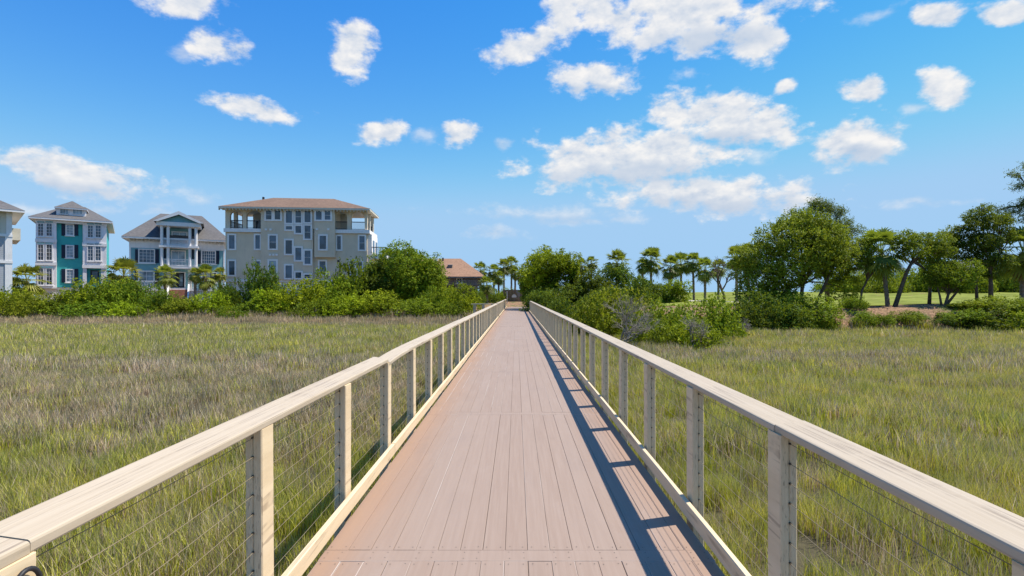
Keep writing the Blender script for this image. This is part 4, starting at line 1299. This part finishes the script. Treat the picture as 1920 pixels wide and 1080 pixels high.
def bush(px, top, wpx, d, lm, label, group, k=None, sy=1.0, name='bush', base=None):
    p = at(px, top, d)
    zb = Hs(p.x, d) if base is None else at(px, base, d).z
    r = wpx / 2 * d / F
    i = (int(px * 7 + top) if k is None else k) % len(BUSH)
    key = (i, lm.name)
    if key not in BUSHM:
        me = BUSH[i][0].copy(); me.materials.append(lm); BUSHM[key] = me
    root = empty(name, (p.x, d, zb), (px * 1.7) % 6.28)
    tag(root, label, 'bush' if name == 'bush' else 'shrub', group)
    root.scale = (r, r * sy, max(0.5, p.z - zb))
    new_obj('foliage', BUSHM[key], root)
    new_obj('stems', BUSH[i][1], root)
    return root


GH = 'bushes along the marsh edge below the houses'
LEFT_HEDGE = [
    (14, 543, 96, 54.5, L_bright, 'bright green bush at the left edge of the photo below the grey house'),
    (66, 556, 100, 52.6, L_yellow, 'low yellow-green rounded bush in front of the squat palm'),
    (108, 566, 70, 53.0, L_mid, 'small low bush between the yellow-green bush and the dark hedge'),
    (134, 545, 84, 54.5, L_dark, 'dark bush below the middle of the teal house'),
    (180, 529, 96, 55.5, L_bright, 'tall bright bush below the front door of the teal house'),
    (168, 566, 100, 52.4, L_mid, 'low bush at the grass edge under the teal house door'),
    (222, 534, 80, 55.0, L_mid, 'mid green bush below the palm between the teal and blue houses'),
    (262, 533, 72, 55.5, L_mid, 'bush below the left porch railing of the blue house'),
    (252, 569, 90, 52.4, L_bright, 'low bright bush at the grass edge below the blue house porch'),
    (306, 552, 76, 54.0, L_mid, 'bush below the narrow palm left of the blue house steps'),
    (345, 557, 74, 53.6, L_yellow, 'yellowish bush directly below the brick steps'),
    (390, 554, 74, 54.0, L_bright, 'bush below the right porch railing of the blue house'),
    (432, 531, 50, 56.0, L_dark, 'upright dark bush at the left corner of the taupe mansion'),
    (452, 572, 84, 52.4, L_mid, 'low bush at the grass edge below the mansion corner'),
    (492, 503, 70, 58.0, L_dark, 'tall dark evergreen bush against the mansion base'),
    (508, 545, 96, 54.6, L_bright, 'bright bush in front of the tall dark evergreen'),
    (556, 532, 110, 55.5, L_bright, 'broad bright bush below the mansion center windows'),
    (582, 567, 92, 52.4, L_mid, 'low bush at the grass edge below the mansion center'),
    (626, 512, 96, 58.0, L_mid, 'tall bush with reddish green top right of the mansion center windows'),
    (668, 496, 92, 60.0, L_mid, 'tall bush below the right corner windows of the mansion'),
    (646, 556, 100, 53.6, L_bright, 'bright mid height bush below the mansion right side'),
    (706, 553, 110, 54.0, L_bright, 'broad bright bush in front of the big tree beside the mansion'),
    (770, 563, 90, 53.4, L_mid, 'low bush in the shade of the big tree beside the mansion'),
    (802, 488, 96, 61.0, L_bright, 'tall bright bush left of the tan cottage roof'),
    (822, 545, 76, 56.0, L_mid, 'bush below the left end of the tan cottage roof'),
    (862, 534, 82, 55.0, L_bright, 'bright rounded bush below the cottage wall by the boardwalk'),
    (843, 574, 60, 53.0, L_mid, 'small low bush at the grass edge near the side walkway'),
    (914, 538, 46, 73.0, L_dark, 'dark bush between the cottage deck and the boardwalk end'),
    (952, 541, 36, 86.0, L_mid, 'distant bush behind the brown fence'),
    (893, 548, 40, 66.0, L_dark, 'dark bush below the right end of the cottage wall'),
    (936, 546, 30, 78.0, L_bright, 'small bright bush left of the boardwalk end'),
]
for i, (px, top, w, d, lm, lab) in enumerate(LEFT_HEDGE):
    if lm is L_mid and i % 2: lm = L_deep
    bush(px, top - (0, 7, 3, 0, 5)[i % 5], w * (1.12, 1.0, 1.18, 1.05)[i % 4], d, lm, lab, GH, k=i)

GR = 'bushes on the right bank'
RIGHT_BUSH = [
    (1130, 556, 130, 33.0, L_yellow, 'yellow-green marsh bush beside the right railing'),
    (1180, 543, 140, 34.5, L_yellow, 'taller bright marsh bush behind the bleached branches'),
    (1255, 572, 130, 30.0, L_mid, 'bright low bush around the bleached branches'),
    (1320, 560, 130, 32.5, L_mid, 'yellow-green bush in front of the sand bunker'),
    (1300, 605, 120, 27.0, L_bright, 'low bright bush nearest the open grass on the right'),
    (1225, 604, 100, 27.5, L_mid, 'low mid green bush at the foot of the bleached branches'),
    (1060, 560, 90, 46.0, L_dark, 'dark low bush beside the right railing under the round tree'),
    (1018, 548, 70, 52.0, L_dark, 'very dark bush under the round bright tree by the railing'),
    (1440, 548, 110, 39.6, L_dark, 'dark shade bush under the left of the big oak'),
    (1510, 552, 120, 39.4, L_mid, 'dark green bush at the big oak trunks'),
    (1602, 556, 44, 40.2, L_mid, 'small bush beside the slender twin trunk tree'),
    (1700, 583, 56, 38.7, L_mid, 'small bush on the bare earth bank'),
    (1655, 590, 40, 38.6, L_mid, 'tiny bush low on the bare earth bank'),
    (1832, 563, 90, 39.2, L_bright, 'bright bush below the dark cedar trunks'),
    (1890, 556, 120, 38.4, L_mid, 'broad green bush at the right edge of the photo'),
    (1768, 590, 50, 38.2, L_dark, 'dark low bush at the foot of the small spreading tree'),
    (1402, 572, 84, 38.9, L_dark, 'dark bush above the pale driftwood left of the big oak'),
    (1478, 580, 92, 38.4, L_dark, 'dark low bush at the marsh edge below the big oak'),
    (1542, 592, 50, 38.2, L_mid, 'low green bush at the left end of the bare earth bank'),
    (1618, 584, 46, 38.6, L_mid, 'little bush left of the bare earth patch'),
    (1804, 578, 84, 38.2, L_mid, 'green bush between the spreading tree and the cedar trunks'),
    (1908, 580, 90, 36.6, L_bright, 'low bright bush at the marsh edge in the right corner'),
    (1860, 584, 120, 37.2, L_dark, 'dark grassy bush at the marsh edge below the cedar'),
]
for i, (px, top, w, d, lm, lab) in enumerate(RIGHT_BUSH):
    bush(px, top, w * 1.1, d, lm, lab, GR, k=i + 2)
GB = 'distant bushes across the fairway'
FARB = [(1612, 508, 64, 118), (1662, 520, 72, 112), (1712, 502, 76, 120), (1762, 497, 84, 116), (1812, 503, 76, 110), (1862, 494, 84, 118), (1908, 490, 84, 112), (1566, 512, 66, 116)]
WHERE = ['left of the far grey house', 'in front of the far grey house', 'right of the far grey house', 'behind the small spreading tree', 'left of the dark cedar', 'behind the dark cedar trunks', 'at the right edge beyond the fairway', 'behind the big oak']
for i, (px, top, w, d) in enumerate(FARB):
    bush(px, top, w * 1.1, d, L_mid if i % 2 else L_oak, 'hazy tree clump across the fairway ' + WHERE[i], GB, k=i)


def tree(name, label, cat, px, d, crown_px, lm, nleaf, lsize, seed, r0=0.14, base_px=None, group=None, nl=14, lobes=None, rs=1.1, fork=0.45, trunk=None, asp=0.5, flat=0.8, up=0.35, fill=0.25, extra=None, rmin=0.28, rmax=0.45):
    """crown_px: (x0, y0, x1, y1) of the crown in the photograph at distance d"""
    a, b = at(crown_px[0], crown_px[3], d), at(crown_px[2], crown_px[1], d)
    cx, cz = (a.x + b.x) / 2, (a.z + b.z) / 2
    ex, ez = (b.x - a.x) / 2, (b.z - a.z) / 2
    bx = at(px, 0, d).x
    zb = Hs(bx, d)
    root = empty(name, (bx, d, zb)); tag(root, label, cat, group)
    rg = np.random.default_rng(seed)
    if lobes is None:
        lobes = lobes_in(rg, nl, ex, ex * 0.9, ez, 0, rmin, rmax, flat)
        lobes = [(l[0] * 1.06 + np.array((cx - bx, 0, cz - zb)), l[1] * 1.12) for l in lobes]
    else:
        lobes = [(np.array(((at(x, y, d).x - bx), dy, at(x, y, d).z - zb)), np.array((rx * d / F, rx * d / F, rz * d / F)) * rs) for x, y, dy, rx, rz in lobes]
    me = crown_from_lobes('crown', lobes, nleaf, lsize, seed + 1, asp, up, fill=fill)
    tp = None
    if trunk: tp = [(at(x, y, d).x - bx, dy, at(x, y, d).z - zb) for x, y, dy in trunk]
    s = branch_mesh((0, 0, 0), lobes, r0, seed, fork, trunk_pts=tp)
    for pts in (extra or []):
        q = [(at(x, y, d).x - bx, dy, at(x, y, d).z - zb) for x, y, dy in pts]
        s.tube(q, [r0 * (0.9 - 0.6 * k / (len(q) - 1)) for k in range(len(q))], 7)
    s.build('trunk', M_bark, root, smooth=True)
    new_obj('crown', me, root, lm)
    return root


# left big tree beside the mansion
tree('broadleaf_tree', 'tall dense broadleaf tree right beside the taupe mansion', 'tree', 752, 62, (690, 455, 815, 590), L_mid, 30000, 0.125, 301, 0.2, nl=22, fork=0.5)
tree('broadleaf_tree', 'darker shrubby tree below the mansion side balcony', 'tree', 712, 60, (676, 490, 752, 590), L_dark, 13000, 0.12, 303, 0.14, nl=14)
tree('broadleaf_tree', 'broad bright tree joining the big tree to the tan cottage roof', 'tree', 800, 60, (758, 482, 842, 585), L_mid, 14000, 0.12, 305, 0.15, nl=16)
# centre right
tree('broadleaf_tree', 'round bright green tree right of the boardwalk end', 'tree', 1025, 58, (972, 457, 1078, 560), L_bright, 30000, 0.11, 311, 0.17, nl=20)
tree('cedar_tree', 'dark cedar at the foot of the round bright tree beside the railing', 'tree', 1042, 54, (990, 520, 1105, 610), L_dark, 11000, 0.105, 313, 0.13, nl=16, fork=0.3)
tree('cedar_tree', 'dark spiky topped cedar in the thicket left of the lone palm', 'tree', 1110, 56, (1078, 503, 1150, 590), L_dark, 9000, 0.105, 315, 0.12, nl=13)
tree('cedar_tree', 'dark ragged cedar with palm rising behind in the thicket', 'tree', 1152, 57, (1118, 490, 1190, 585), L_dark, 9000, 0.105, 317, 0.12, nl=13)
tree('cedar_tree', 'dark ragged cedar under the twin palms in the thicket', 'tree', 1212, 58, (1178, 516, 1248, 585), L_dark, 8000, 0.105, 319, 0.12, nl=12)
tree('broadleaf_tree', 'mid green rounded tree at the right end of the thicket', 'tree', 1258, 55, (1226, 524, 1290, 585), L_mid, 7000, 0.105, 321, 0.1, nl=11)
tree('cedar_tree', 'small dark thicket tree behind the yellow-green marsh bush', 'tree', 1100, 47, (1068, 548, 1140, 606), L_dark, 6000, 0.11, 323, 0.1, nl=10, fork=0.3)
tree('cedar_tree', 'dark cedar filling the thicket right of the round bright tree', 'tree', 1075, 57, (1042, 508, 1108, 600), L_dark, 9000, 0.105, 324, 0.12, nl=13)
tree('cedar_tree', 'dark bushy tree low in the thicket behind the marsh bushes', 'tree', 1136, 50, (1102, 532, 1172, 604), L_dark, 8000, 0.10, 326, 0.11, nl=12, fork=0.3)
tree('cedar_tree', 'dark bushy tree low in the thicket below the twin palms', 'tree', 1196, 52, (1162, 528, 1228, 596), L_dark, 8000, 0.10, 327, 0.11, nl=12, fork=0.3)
tree('broadleaf_tree', 'shady tree hugging the right side of the boardwalk end', 'tree', 994, 64, (976, 500, 1024, 580), L_mid, 8000, 0.115, 328, 0.12, nl=11)
# big oak, right
tree('oak_tree', 'big spreading oak with several dark trunks on the right bank', 'tree', 1500, 43.5, (1388, 400, 1606, 570), L_oak, 72000, 0.088, 331, 0.17,
     rs=1.2, lobes=[(1420, 520, -0.5, 34, 30), (1432, 480, 0.6, 34, 28), (1452, 450, -0.4, 34, 26), (1490, 428, 0.3, 38, 26), (1530, 440, -0.6, 38, 26), (1565, 455, 0.4, 34, 24), (1582, 490, -0.2, 28, 24),
            (1560, 505, 0.8, 28, 22), (1500, 470, -1.2, 40, 30), (1470, 500, -1.3, 34, 28), (1535, 480, -1.3, 34, 26), (1415, 555, 0.2, 26, 24), (1445, 560, -0.6, 28, 24), (1400, 500, 0.5, 22, 20), (1510, 415, 0.0, 30, 18), (1575, 470, 0.6, 30, 22), (1475, 530, 0.8, 26, 22), (1590, 540, 0.5, 22, 20)],
     trunk=[(1498, 600, 0), (1502, 560, 0), (1506, 525, 0)], extra=[[(1490, 598, 0.2), (1482, 545, 0.3), (1462, 500, 0.2), (1448, 465, 0)], [(1512, 600, -0.2), (1535, 550, -0.3), (1555, 510, -0.2), (1572, 480, 0)], [(1478, 600, 0.3), (1470, 560, 0.5), (1440, 530, 0.4)], [(1505, 540, 0), (1508, 490, 0.2), (1500, 440, 0.2)]], fill=0.2)
tree('pine_tree', 'open crowned pine rising behind the big oak', 'tree', 1555, 52, (1505, 375, 1615, 450), L_pine, 9000, 0.17, 341, 0.2,
     rs=0.8, lobes=[(1540, 392, 0, 26, 15), (1515, 408, 0.5, 18, 10), (1565, 400, -0.5, 18, 11), (1583, 420, 0.3, 20, 11), (1600, 435, -0.3, 14, 9), (1535, 380, 0.3, 14, 7), (1560, 432, 0.6, 20, 10), (1520, 428, -0.6, 18, 10), (1588, 448, 0.4, 16, 9), (1495, 400, 0.2, 12, 7)],
     trunk=[(1552, 590, 0), (1550, 500, 0), (1546, 410, 0)], asp=0.16, flat=0.6, up=0.7, fill=0.4)
# trees on the bank to the right
tree('slender_tree', 'slender twin trunk tree with thin dark crown left of the leaning palm', 'tree', 1612, 42.5, (1600, 440, 1650, 500), L_oak, 6000, 0.075, 351, 0.085,
     lobes=[(1618, 462, 0, 16, 11), (1632, 448, 0.3, 15, 9), (1608, 478, -0.3, 12, 9), (1640, 470, 0.4, 14, 9), (1622, 490, 0, 12, 7), (1660, 486, 0.2, 12, 6)],
     trunk=[(1611, 584, 0), (1616, 545, 0), (1630, 518, 0)], extra=[[(1630, 520, 0), (1624, 495, 0.1), (1616, 470, 0.1)], [(1630, 520, 0), (1650, 498, 0.1), (1680, 482, 0)]], asp=0.45)
tree('leaning_tree', 'tree with trunk leaning right over the bare earth bank', 'tree', 1670, 42, (1680, 436, 1760, 500), L_oak, 10000, 0.075, 353, 0.15,
     lobes=[(1698, 450, 0, 22, 14), (1722, 446, 0.4, 18, 10), (1710, 470, -0.4, 18, 12), (1738, 462, 0.2, 20, 12), (1690, 468, 0.3, 16, 12), (1758, 452, -0.2, 18, 12), (1730, 484, 0.4, 18, 9), (1768, 472, 0.2, 18, 12)],
     trunk=[(1672, 594, 0), (1688, 545, 0), (1700, 510, 0), (1714, 484, 0)], extra=[[(1712, 490, 0), (1730, 500, 0.1), (1750, 520, 0.1)]])
tree('upright_tree', 'upright trunked tree between the leaning tree and the dark cedar', 'tree', 1744, 44, (1740, 440, 1800, 520), L_oak, 10000, 0.075, 355, 0.12,
     lobes=[(1768, 450, 0, 22, 13), (1784, 468, 0.4, 18, 14), (1750, 470, -0.4, 20, 12), (1776, 490, 0.3, 20, 13), (1756, 500, 0.3, 16, 10), (1740, 486, 0, 14, 10), (1790, 438, 0.2, 10, 12)],
     trunk=[(1742, 575, 0), (1744, 540, 0), (1748, 510, 0)])
tree('spreading_tree', 'small spreading tree with forked trunk low on the bank', 'tree', 1772, 41, (1740, 485, 1832, 545), L_mid, 12000, 0.07, 357, 0.12,
     lobes=[(1758, 510, 0, 20, 13), (1782, 498, 0.4, 22, 12), (1806, 505, -0.4, 20, 13), (1820, 522, 0.2, 16, 11), (1790, 525, -0.5, 22, 12), (1762, 530, 0.4, 16, 10), (1800, 540, 0.3, 18, 9), (1742, 520, -0.2, 12, 10)],
     trunk=[(1768, 598, 0), (1773, 570, 0), (1780, 545, 0)], extra=[[(1768, 590, 0), (1764, 555, 0.1), (1756, 525, 0.1)], [(1776, 570, 0), (1796, 545, 0), (1806, 515, 0)]])
tree('cedar_tree', 'tall dark cedar with two trunks near the right edge', 'tree', 1848, 43, (1790, 392, 1900, 520), L_dark, 24000, 0.075, 359, 0.16,
     rs=0.92, lobes=[(1815, 430, 0, 22, 15), (1838, 405, 0.4, 24, 12), (1858, 420, -0.4, 26, 16), (1880, 412, 0.3, 20, 11), (1830, 452, -0.5, 28, 17), (1860, 455, 0.5, 28, 18), (1888, 440, 0, 16, 12), (1810, 455, 0.5, 18, 12), (1845, 485, 0, 26, 16), (1870, 490, -0.4, 20, 16), (1825, 480, 0.6, 18, 12), (1850, 392, 0.2, 12, 8), (1860, 515, 0.3, 18, 10)],
     trunk=[(1857, 580, 0), (1858, 540, 0), (1856, 490, 0)], extra=[[(1837, 578, 0.2), (1834, 530, 0.2), (1836, 470, 0.1)]])
tree('pine_tree', 'tall pine reaching in from the right edge of the photo', 'tree', 1965, 45, (1895, 320, 2050, 430), L_pine, 9000, 0.15, 361, 0.22,
     rs=0.8, lobes=[(1905, 328, 0, 12, 6), (1914, 350, 0.2, 14, 6), (1900, 398, 0, 18, 8), (1880, 392, 0.3, 12, 6), (1915, 385, -0.3, 18, 8), (1940, 310, 0, 22, 9), (1960, 340, 0.4, 26, 10), (1990, 320, 0, 24, 10), (1950, 375, 0.2, 22, 9), (2000, 370, -0.2, 26, 10), (2020, 340, 0.2, 22, 9), (1970, 285, 0, 22, 10), (1925, 410, 0.3, 14, 6)],
     trunk=[(1968, 580, 0), (1964, 450, 0), (1962, 330, 0)], asp=0.16, flat=0.6, up=0.7, fill=0.4)


# --- palms
def palm_crown(seed, nf=30, dead=False):
    rg = np.random.default_rng(seed)
    V, T = [], []
    for i in range(nf):
        az = i * 2.39996 + rg.random() * 0.5
        if dead: el = -1.15 - 0.35 * rg.random()
        else: el = 1.45 - 2.45 * ((i + 0.5) / nf) ** 1.1 + 0.25 * (rg.random() - 0.5)
        dirv = np.array((math.cos(az) * math.cos(el), math.sin(az) * math.cos(el), math.sin(el)))
        L = (0.58 + 0.36 * rg.random()) * (0.6 if dead else 1)
        side = np.array((-math.sin(az), math.cos(az), 0.0))
        # petiole arching out, then the folded fan hanging at its end
        p1 = dirv * L * 0.6; p2 = dirv * L + np.array((0, 0, -0.10 * (1 - math.sin(el))))
        w = side * 0.018
        V += [-w, w, p1 + w, p1 - w, p1 - w, p1 + w, p2 + w * 0.8, p2 - w * 0.8]
        t = rg.random(); T += [t * 0.6 + 0.3] * 2
        fd = dirv + np.array((0, 0, -0.15 - 0.45 * (1 - max(0.0, math.sin(el))) + 0.2 * rg.random())); fd /= np.linalg.norm(fd)
        nrm = np.cross(side, fd)
        nl = 15
        fr = (0.58 + 0.16 * rg.random()) * (0.75 if dead else 1)
        for k in range(nl):
            a = (k / (nl - 1) - 0.5) * 3.7
            l_ = fd * math.cos(a) + side * math.sin(a)
            ln = fr * (0.62 + 0.38 * math.cos(a * 0.6)) * (0.9 + 0.2 * rg.random())
            mid = p2 + l_ * ln * 0.55 + nrm * 0.05 * math.cos(a)
            tip = p2 + l_ * ln + np.array((0, 0, -0.16 * ln - 0.12 * rg.random())) + rg.normal(size=3) * 0.03
            wv = np.cross(l_, nrm) * 0.045
            V += [p2 - wv * 0.4, p2 + wv * 0.4, mid + wv, mid - wv, mid - wv, mid + wv, tip + wv * 0.12, tip - wv * 0.12]
            tt = np.clip(t * 0.6 + 0.4 * rg.random(), 0, 1); T += [tt, tt]
    return fast_mesh('palm_crown', np.array(V), 4, T)


PALMS = [palm_crown(500 + i, 30 + 2 * i) for i in range(4)]
PDEAD = [palm_crown(520 + i, 11, True) for i in range(2)]
for m_ in PDEAD: m_.materials.append(L_deadfr)
PM = {}


def palm(px, top, wpx, d, label, lm=None, lean=0.0, group='sabal palms', k=0, base=None, dead=True, r=0.15):
    lm = lm or L_palm
    t = at(px, top, d)
    R_ = wpx / 2 * d / F / 1.14            # unit crown reaches about 1.25 m sideways
    bx = t.x + lean
    zb = Hs(bx, d) if base is None else base
    hub = t.z - 1.15 * R_
    root = empty('palm_tree', (bx, d, zb)); tag(root, label, 'palm tree', group)
    hz = max(0.5, hub - zb)
    s = MB()
    rg = random.Random(px)
    n = max(6, int(hz / 0.16)); pts, rad = [], []
    for q in range(n + 1):
        u = q / n
        pts.append((-lean * (u ** 1.3) + rg.uniform(-0.012, 0.012), rg.uniform(-0.012, 0.012), -0.3 + (hz + 0.3) * u))
        base_r = r * (1.12 - 0.22 * u) + (0.07 if u > 0.8 else 0.0) * (u - 0.8) / 0.2
        rad.append(base_r * (1.0 + (0.09 if q % 2 else -0.03)))
    s.tube(pts, rad, 10)
    s.build('trunk', M_palmbark, root)
    key = (k % 4, lm.name)
    if key not in PM:
        me = PALMS[k % 4].copy(); me.materials.append(lm); PM[key] = me
    c = new_obj('crown', PM[key], root); c.location = (-lean, 0, hz); c.scale = (R_,) * 3; c.rotation_euler = (rg.uniform(-0.1, 0.1), rg.uniform(-0.1, 0.1), rg.random() * 6.28)
    if dead:
        c = new_obj('dead_fronds', PDEAD[k % 2], root); c.location = (-lean, 0, hz - 0.05); c.scale = (R_ * 0.95,) * 3; c.rotation_euler = (0, 0, rg.random() * 6.28)


PL = [
    # left, in front of the houses
    (50, 496, 62, 58, 'squat bushy palm between the grey and teal houses', L_palmy, 0), (30, 520, 40, 57, 'short palm half hidden by bushes below the grey house', L_palm, 0),
    (232, 486, 62, 62, 'palm standing between the teal and blue houses', L_palmy, 0), (210, 512, 30, 63, 'small palm at the right corner of the teal house', L_palmy, 0),
    (310, 497, 42, 61, 'narrow palm left of the blue house steps', L_palmy, 0), (385, 496, 46, 62, 'palm right of the blue house steps', L_palmy, 0), (366, 503, 26, 61, 'small palm close beside the blue house steps', L_palmy, 0),
    (412, 501, 26, 63, 'small palm at the right end of the blue house porch', L_palmy, 0),
    # centre
    (901, 491, 34, 88, 'palm rising over the right end of the cottage roof', None, 0), (926, 495, 30, 88, 'second palm from the cottage in the row behind the boardwalk', None, 0),
    (945, 486, 30, 90, 'third palm from the cottage, behind the boardwalk end', None, 0), (959, 481, 32, 92, 'tallest palm above the boardwalk end', None, 0), (966, 500, 24, 84, 'short palm just right of the tallest one at the boardwalk end', None, 0),
    (977, 506, 24, 82, 'short palm left of the round bright tree', None, 0), (913, 519, 32, 70, 'low palm in front of the cottage deck', None, 0), (935, 508, 26, 86, 'low palm between the cottage and the boardwalk end', None, 0),
    (1090, 484, 30, 72, 'palm right behind the round bright tree', None, 0), (1109, 480, 28, 74, 'second palm right of the round bright tree', None, 0),
    (1157, 471, 46, 70, 'lone palm rising from the dark thicket', None, 0), (1220, 464, 48, 74, 'tall palm of the twin palms above the thicket', None, 0.1), (1205, 484, 28, 73, 'shorter palm of the twin palms above the thicket', None, 0),
    (1257, 479, 44, 72, 'first palm of the row right of the thicket', None, -0.1), (1277, 475, 40, 74, 'second palm of the row right of the thicket', None, 0), (1299, 474, 36, 72, 'third palm of the row right of the thicket', None, 0.15),
    (1322, 483, 44, 70, 'fourth palm of the row, shorter with full crown', None, 0), (1347, 485, 36, 76, 'palm behind the bare forked tree', None, 0), (1380, 462, 44, 60, 'palm left of the big oak, nearer the bunker', None, 0.1), (1403, 458, 46, 62, 'palm touching the left side of the big oak', None, 0),
    # right bank
    (1652, 430, 88, 43, 'palm with trunk leaning left at the top of the bare bank', L_palm, 0.55), (1918, 426, 96, 44, 'palm at the right edge of the photo', L_palm, -0.1),
]
for i, (px, top, w, d, lab, lm, lean) in enumerate(PL):
    palm(px, top, w, d, lab, lm, lean, 'palms in front of the houses' if i < 8 else 'palms behind the boardwalk' if i < 16 else 'palms on the golf side', k=i, dead=(i % 3 != 1))


# --- bleached dead shrubs and the bare forked tree
def dead_branches(name, label, cat, px, base, d, height, seed, spread=0.9, mat=M_deadwood, r0=0.05, depth=5, lean=(0, 0), twig=1.0):
    rg = random.Random(seed)
    b = at(px, base, d)
    root = empty(name, (b.x, d, Hs(b.x, d))); tag(root, label, cat)
    s = MB()

    def grow(p, v, L, r, k):
        q = p + v * L * 0.5 + Vector((rg.uniform(-1, 1), rg.uniform(-1, 1), rg.uniform(-1, 1))) * L * 0.08
        e = p + v * L + Vector((rg.uniform(-1, 1), rg.uniform(-1, 1), rg.uniform(-0.6, 0.6))) * L * 0.1
        s.tube([p, q, e], [r, r * 0.85, r * 0.68], 5 if k > 2 else 4, cap=False)
        if k == 0: return
        for i in range(3 if k > 1 else 4):
            nv = (v + Vector((rg.gauss(0, 1), rg.gauss(0, 1), rg.gauss(0.15, 0.7))) * spread * 0.62).normalized()
            grow(q.lerp(e, rg.random()), nv, L * rg.uniform(0.55, 0.85), r * 0.6, k - 1)
    for i in range(3 if depth > 4 else 1):
        v = Vector((lean[0] + rg.uniform(-0.35, 0.35), lean[1] + rg.uniform(-0.3, 0.3), 1)).normalized()
        grow(Vector((rg.uniform(-0.15, 0.15), rg.uniform(-0.15, 0.15), -0.1)), v, height * 0.36, r0, depth)
    s.build('branches', mat, root)


dead_branches('dead_shrub', 'bleached leafless shrub leaning right in the marsh beside the right railing', 'dead shrub', 1160, 628, 27.0, 3.3, 71, lean=(0.55, 0), r0=0.06)
dead_branches('dead_shrub', 'tangle of grey dead branches in the low bushes nearest the open grass', 'dead shrub', 1290, 632, 26.0, 2.3, 73, lean=(0.3, -0.1), r0=0.04)
dead_branches('dead_shrub', 'pale fallen branches at the marsh edge left of the big oak', 'dead shrub', 1378, 612, 34, 1.9, 75, lean=(0.9, 0.0), r0=0.04)
dead_branches('dead_shrub', 'low pale driftwood tangle at the marsh edge under the big oak', 'dead shrub', 1425, 612, 38.5, 1.0, 77, lean=(1.2, 0), r0=0.035)
dead_branches('bare_tree', 'bare forked tree standing before the sand bunker', 'tree', 1360, 570, 50, 4.8, 79, 0.75, M_bark, 0.13, 4, (0.05, 0))

# --- boardwalk end: rustic fence, gate posts and a pale sign
f_ = empty('rustic_fence', (0, 77.5, Hs(0, 77.5)))
tag(f_, 'brown rustic brush fence closing the view at the boardwalk end', 'fence')
rg_ = random.Random(9)
for i in range(30):
    x = -1.9 + i * 0.15
    if -0.05 < x < 0.0: continue
    hh = 1.65 + rg_.uniform(-0.06, 0.06)
    s = MB(); s.box(x, x + 0.142, rg_.uniform(-0.02, 0.02), 0.06, -0.4, hh); s.build('slat', M_brown, f_)
for z in (0.6, 1.6):
    s = MB(); s.box(-1.95, 2.65, 0.062, 0.12, z, z + 0.1); s.build('stringer', M_brown, f_)
for x, lab in ((-1.25, 'pale slim post at the left end of the boardwalk'), (1.4, 'dark thick post at the right end of the boardwalk')):
    s = MB(); w = 0.05 if x < 0 else 0.14
    s.prism([(x - w, 72.4), (x + w, 72.4), (x + w, 72.4 + 2 * w), (x - w, 72.4 + 2 * w)], -1.2, 2.0, 'z')
    s.prism([(x - w - 0.02, 72.38), (x + w + 0.02, 72.38), (x + w + 0.02, 72.42 + 2 * w), (x - w - 0.02, 72.42 + 2 * w)], 2.0, 2.07, 'z')
    o = s.build('gate_post', M_cream if x < 0 else M_dark); tag(o, lab, 'post')
sg = empty('small_sign', (-0.3, 74.8, Hs(-0.3, 74.8))); tag(sg, 'small pale rounded sign on a post past the boardwalk end', 'sign')
s = MB(); s.box(-0.04, 0.04, 0, 0.08, -0.2, 0.95); s.build('post', M_wood, sg)
s = MB(); s.prism([(-0.3, 0.62), (0.3, 0.62), (0.33, 0.8), (0.2, 1.0), (0, 1.08), (-0.2, 1.0), (-0.33, 0.8)], -0.04, -0.003); s.build('board', M_cream, sg)

# --- black cord loop on the nearest left post
lp = MB()
pts = [(-1.262, 1.375 + 0.04 * math.cos(a), 0.885 + 0.055 * math.sin(a)) for a in [j * math.pi / 12 for j in range(25)]]
lp.tube(pts, 0.0065, 8)
tag(lp.build('cord_loop', M_dark, smooth=True), 'black cord loop hanging on the nearest post of the left railing', 'cord')
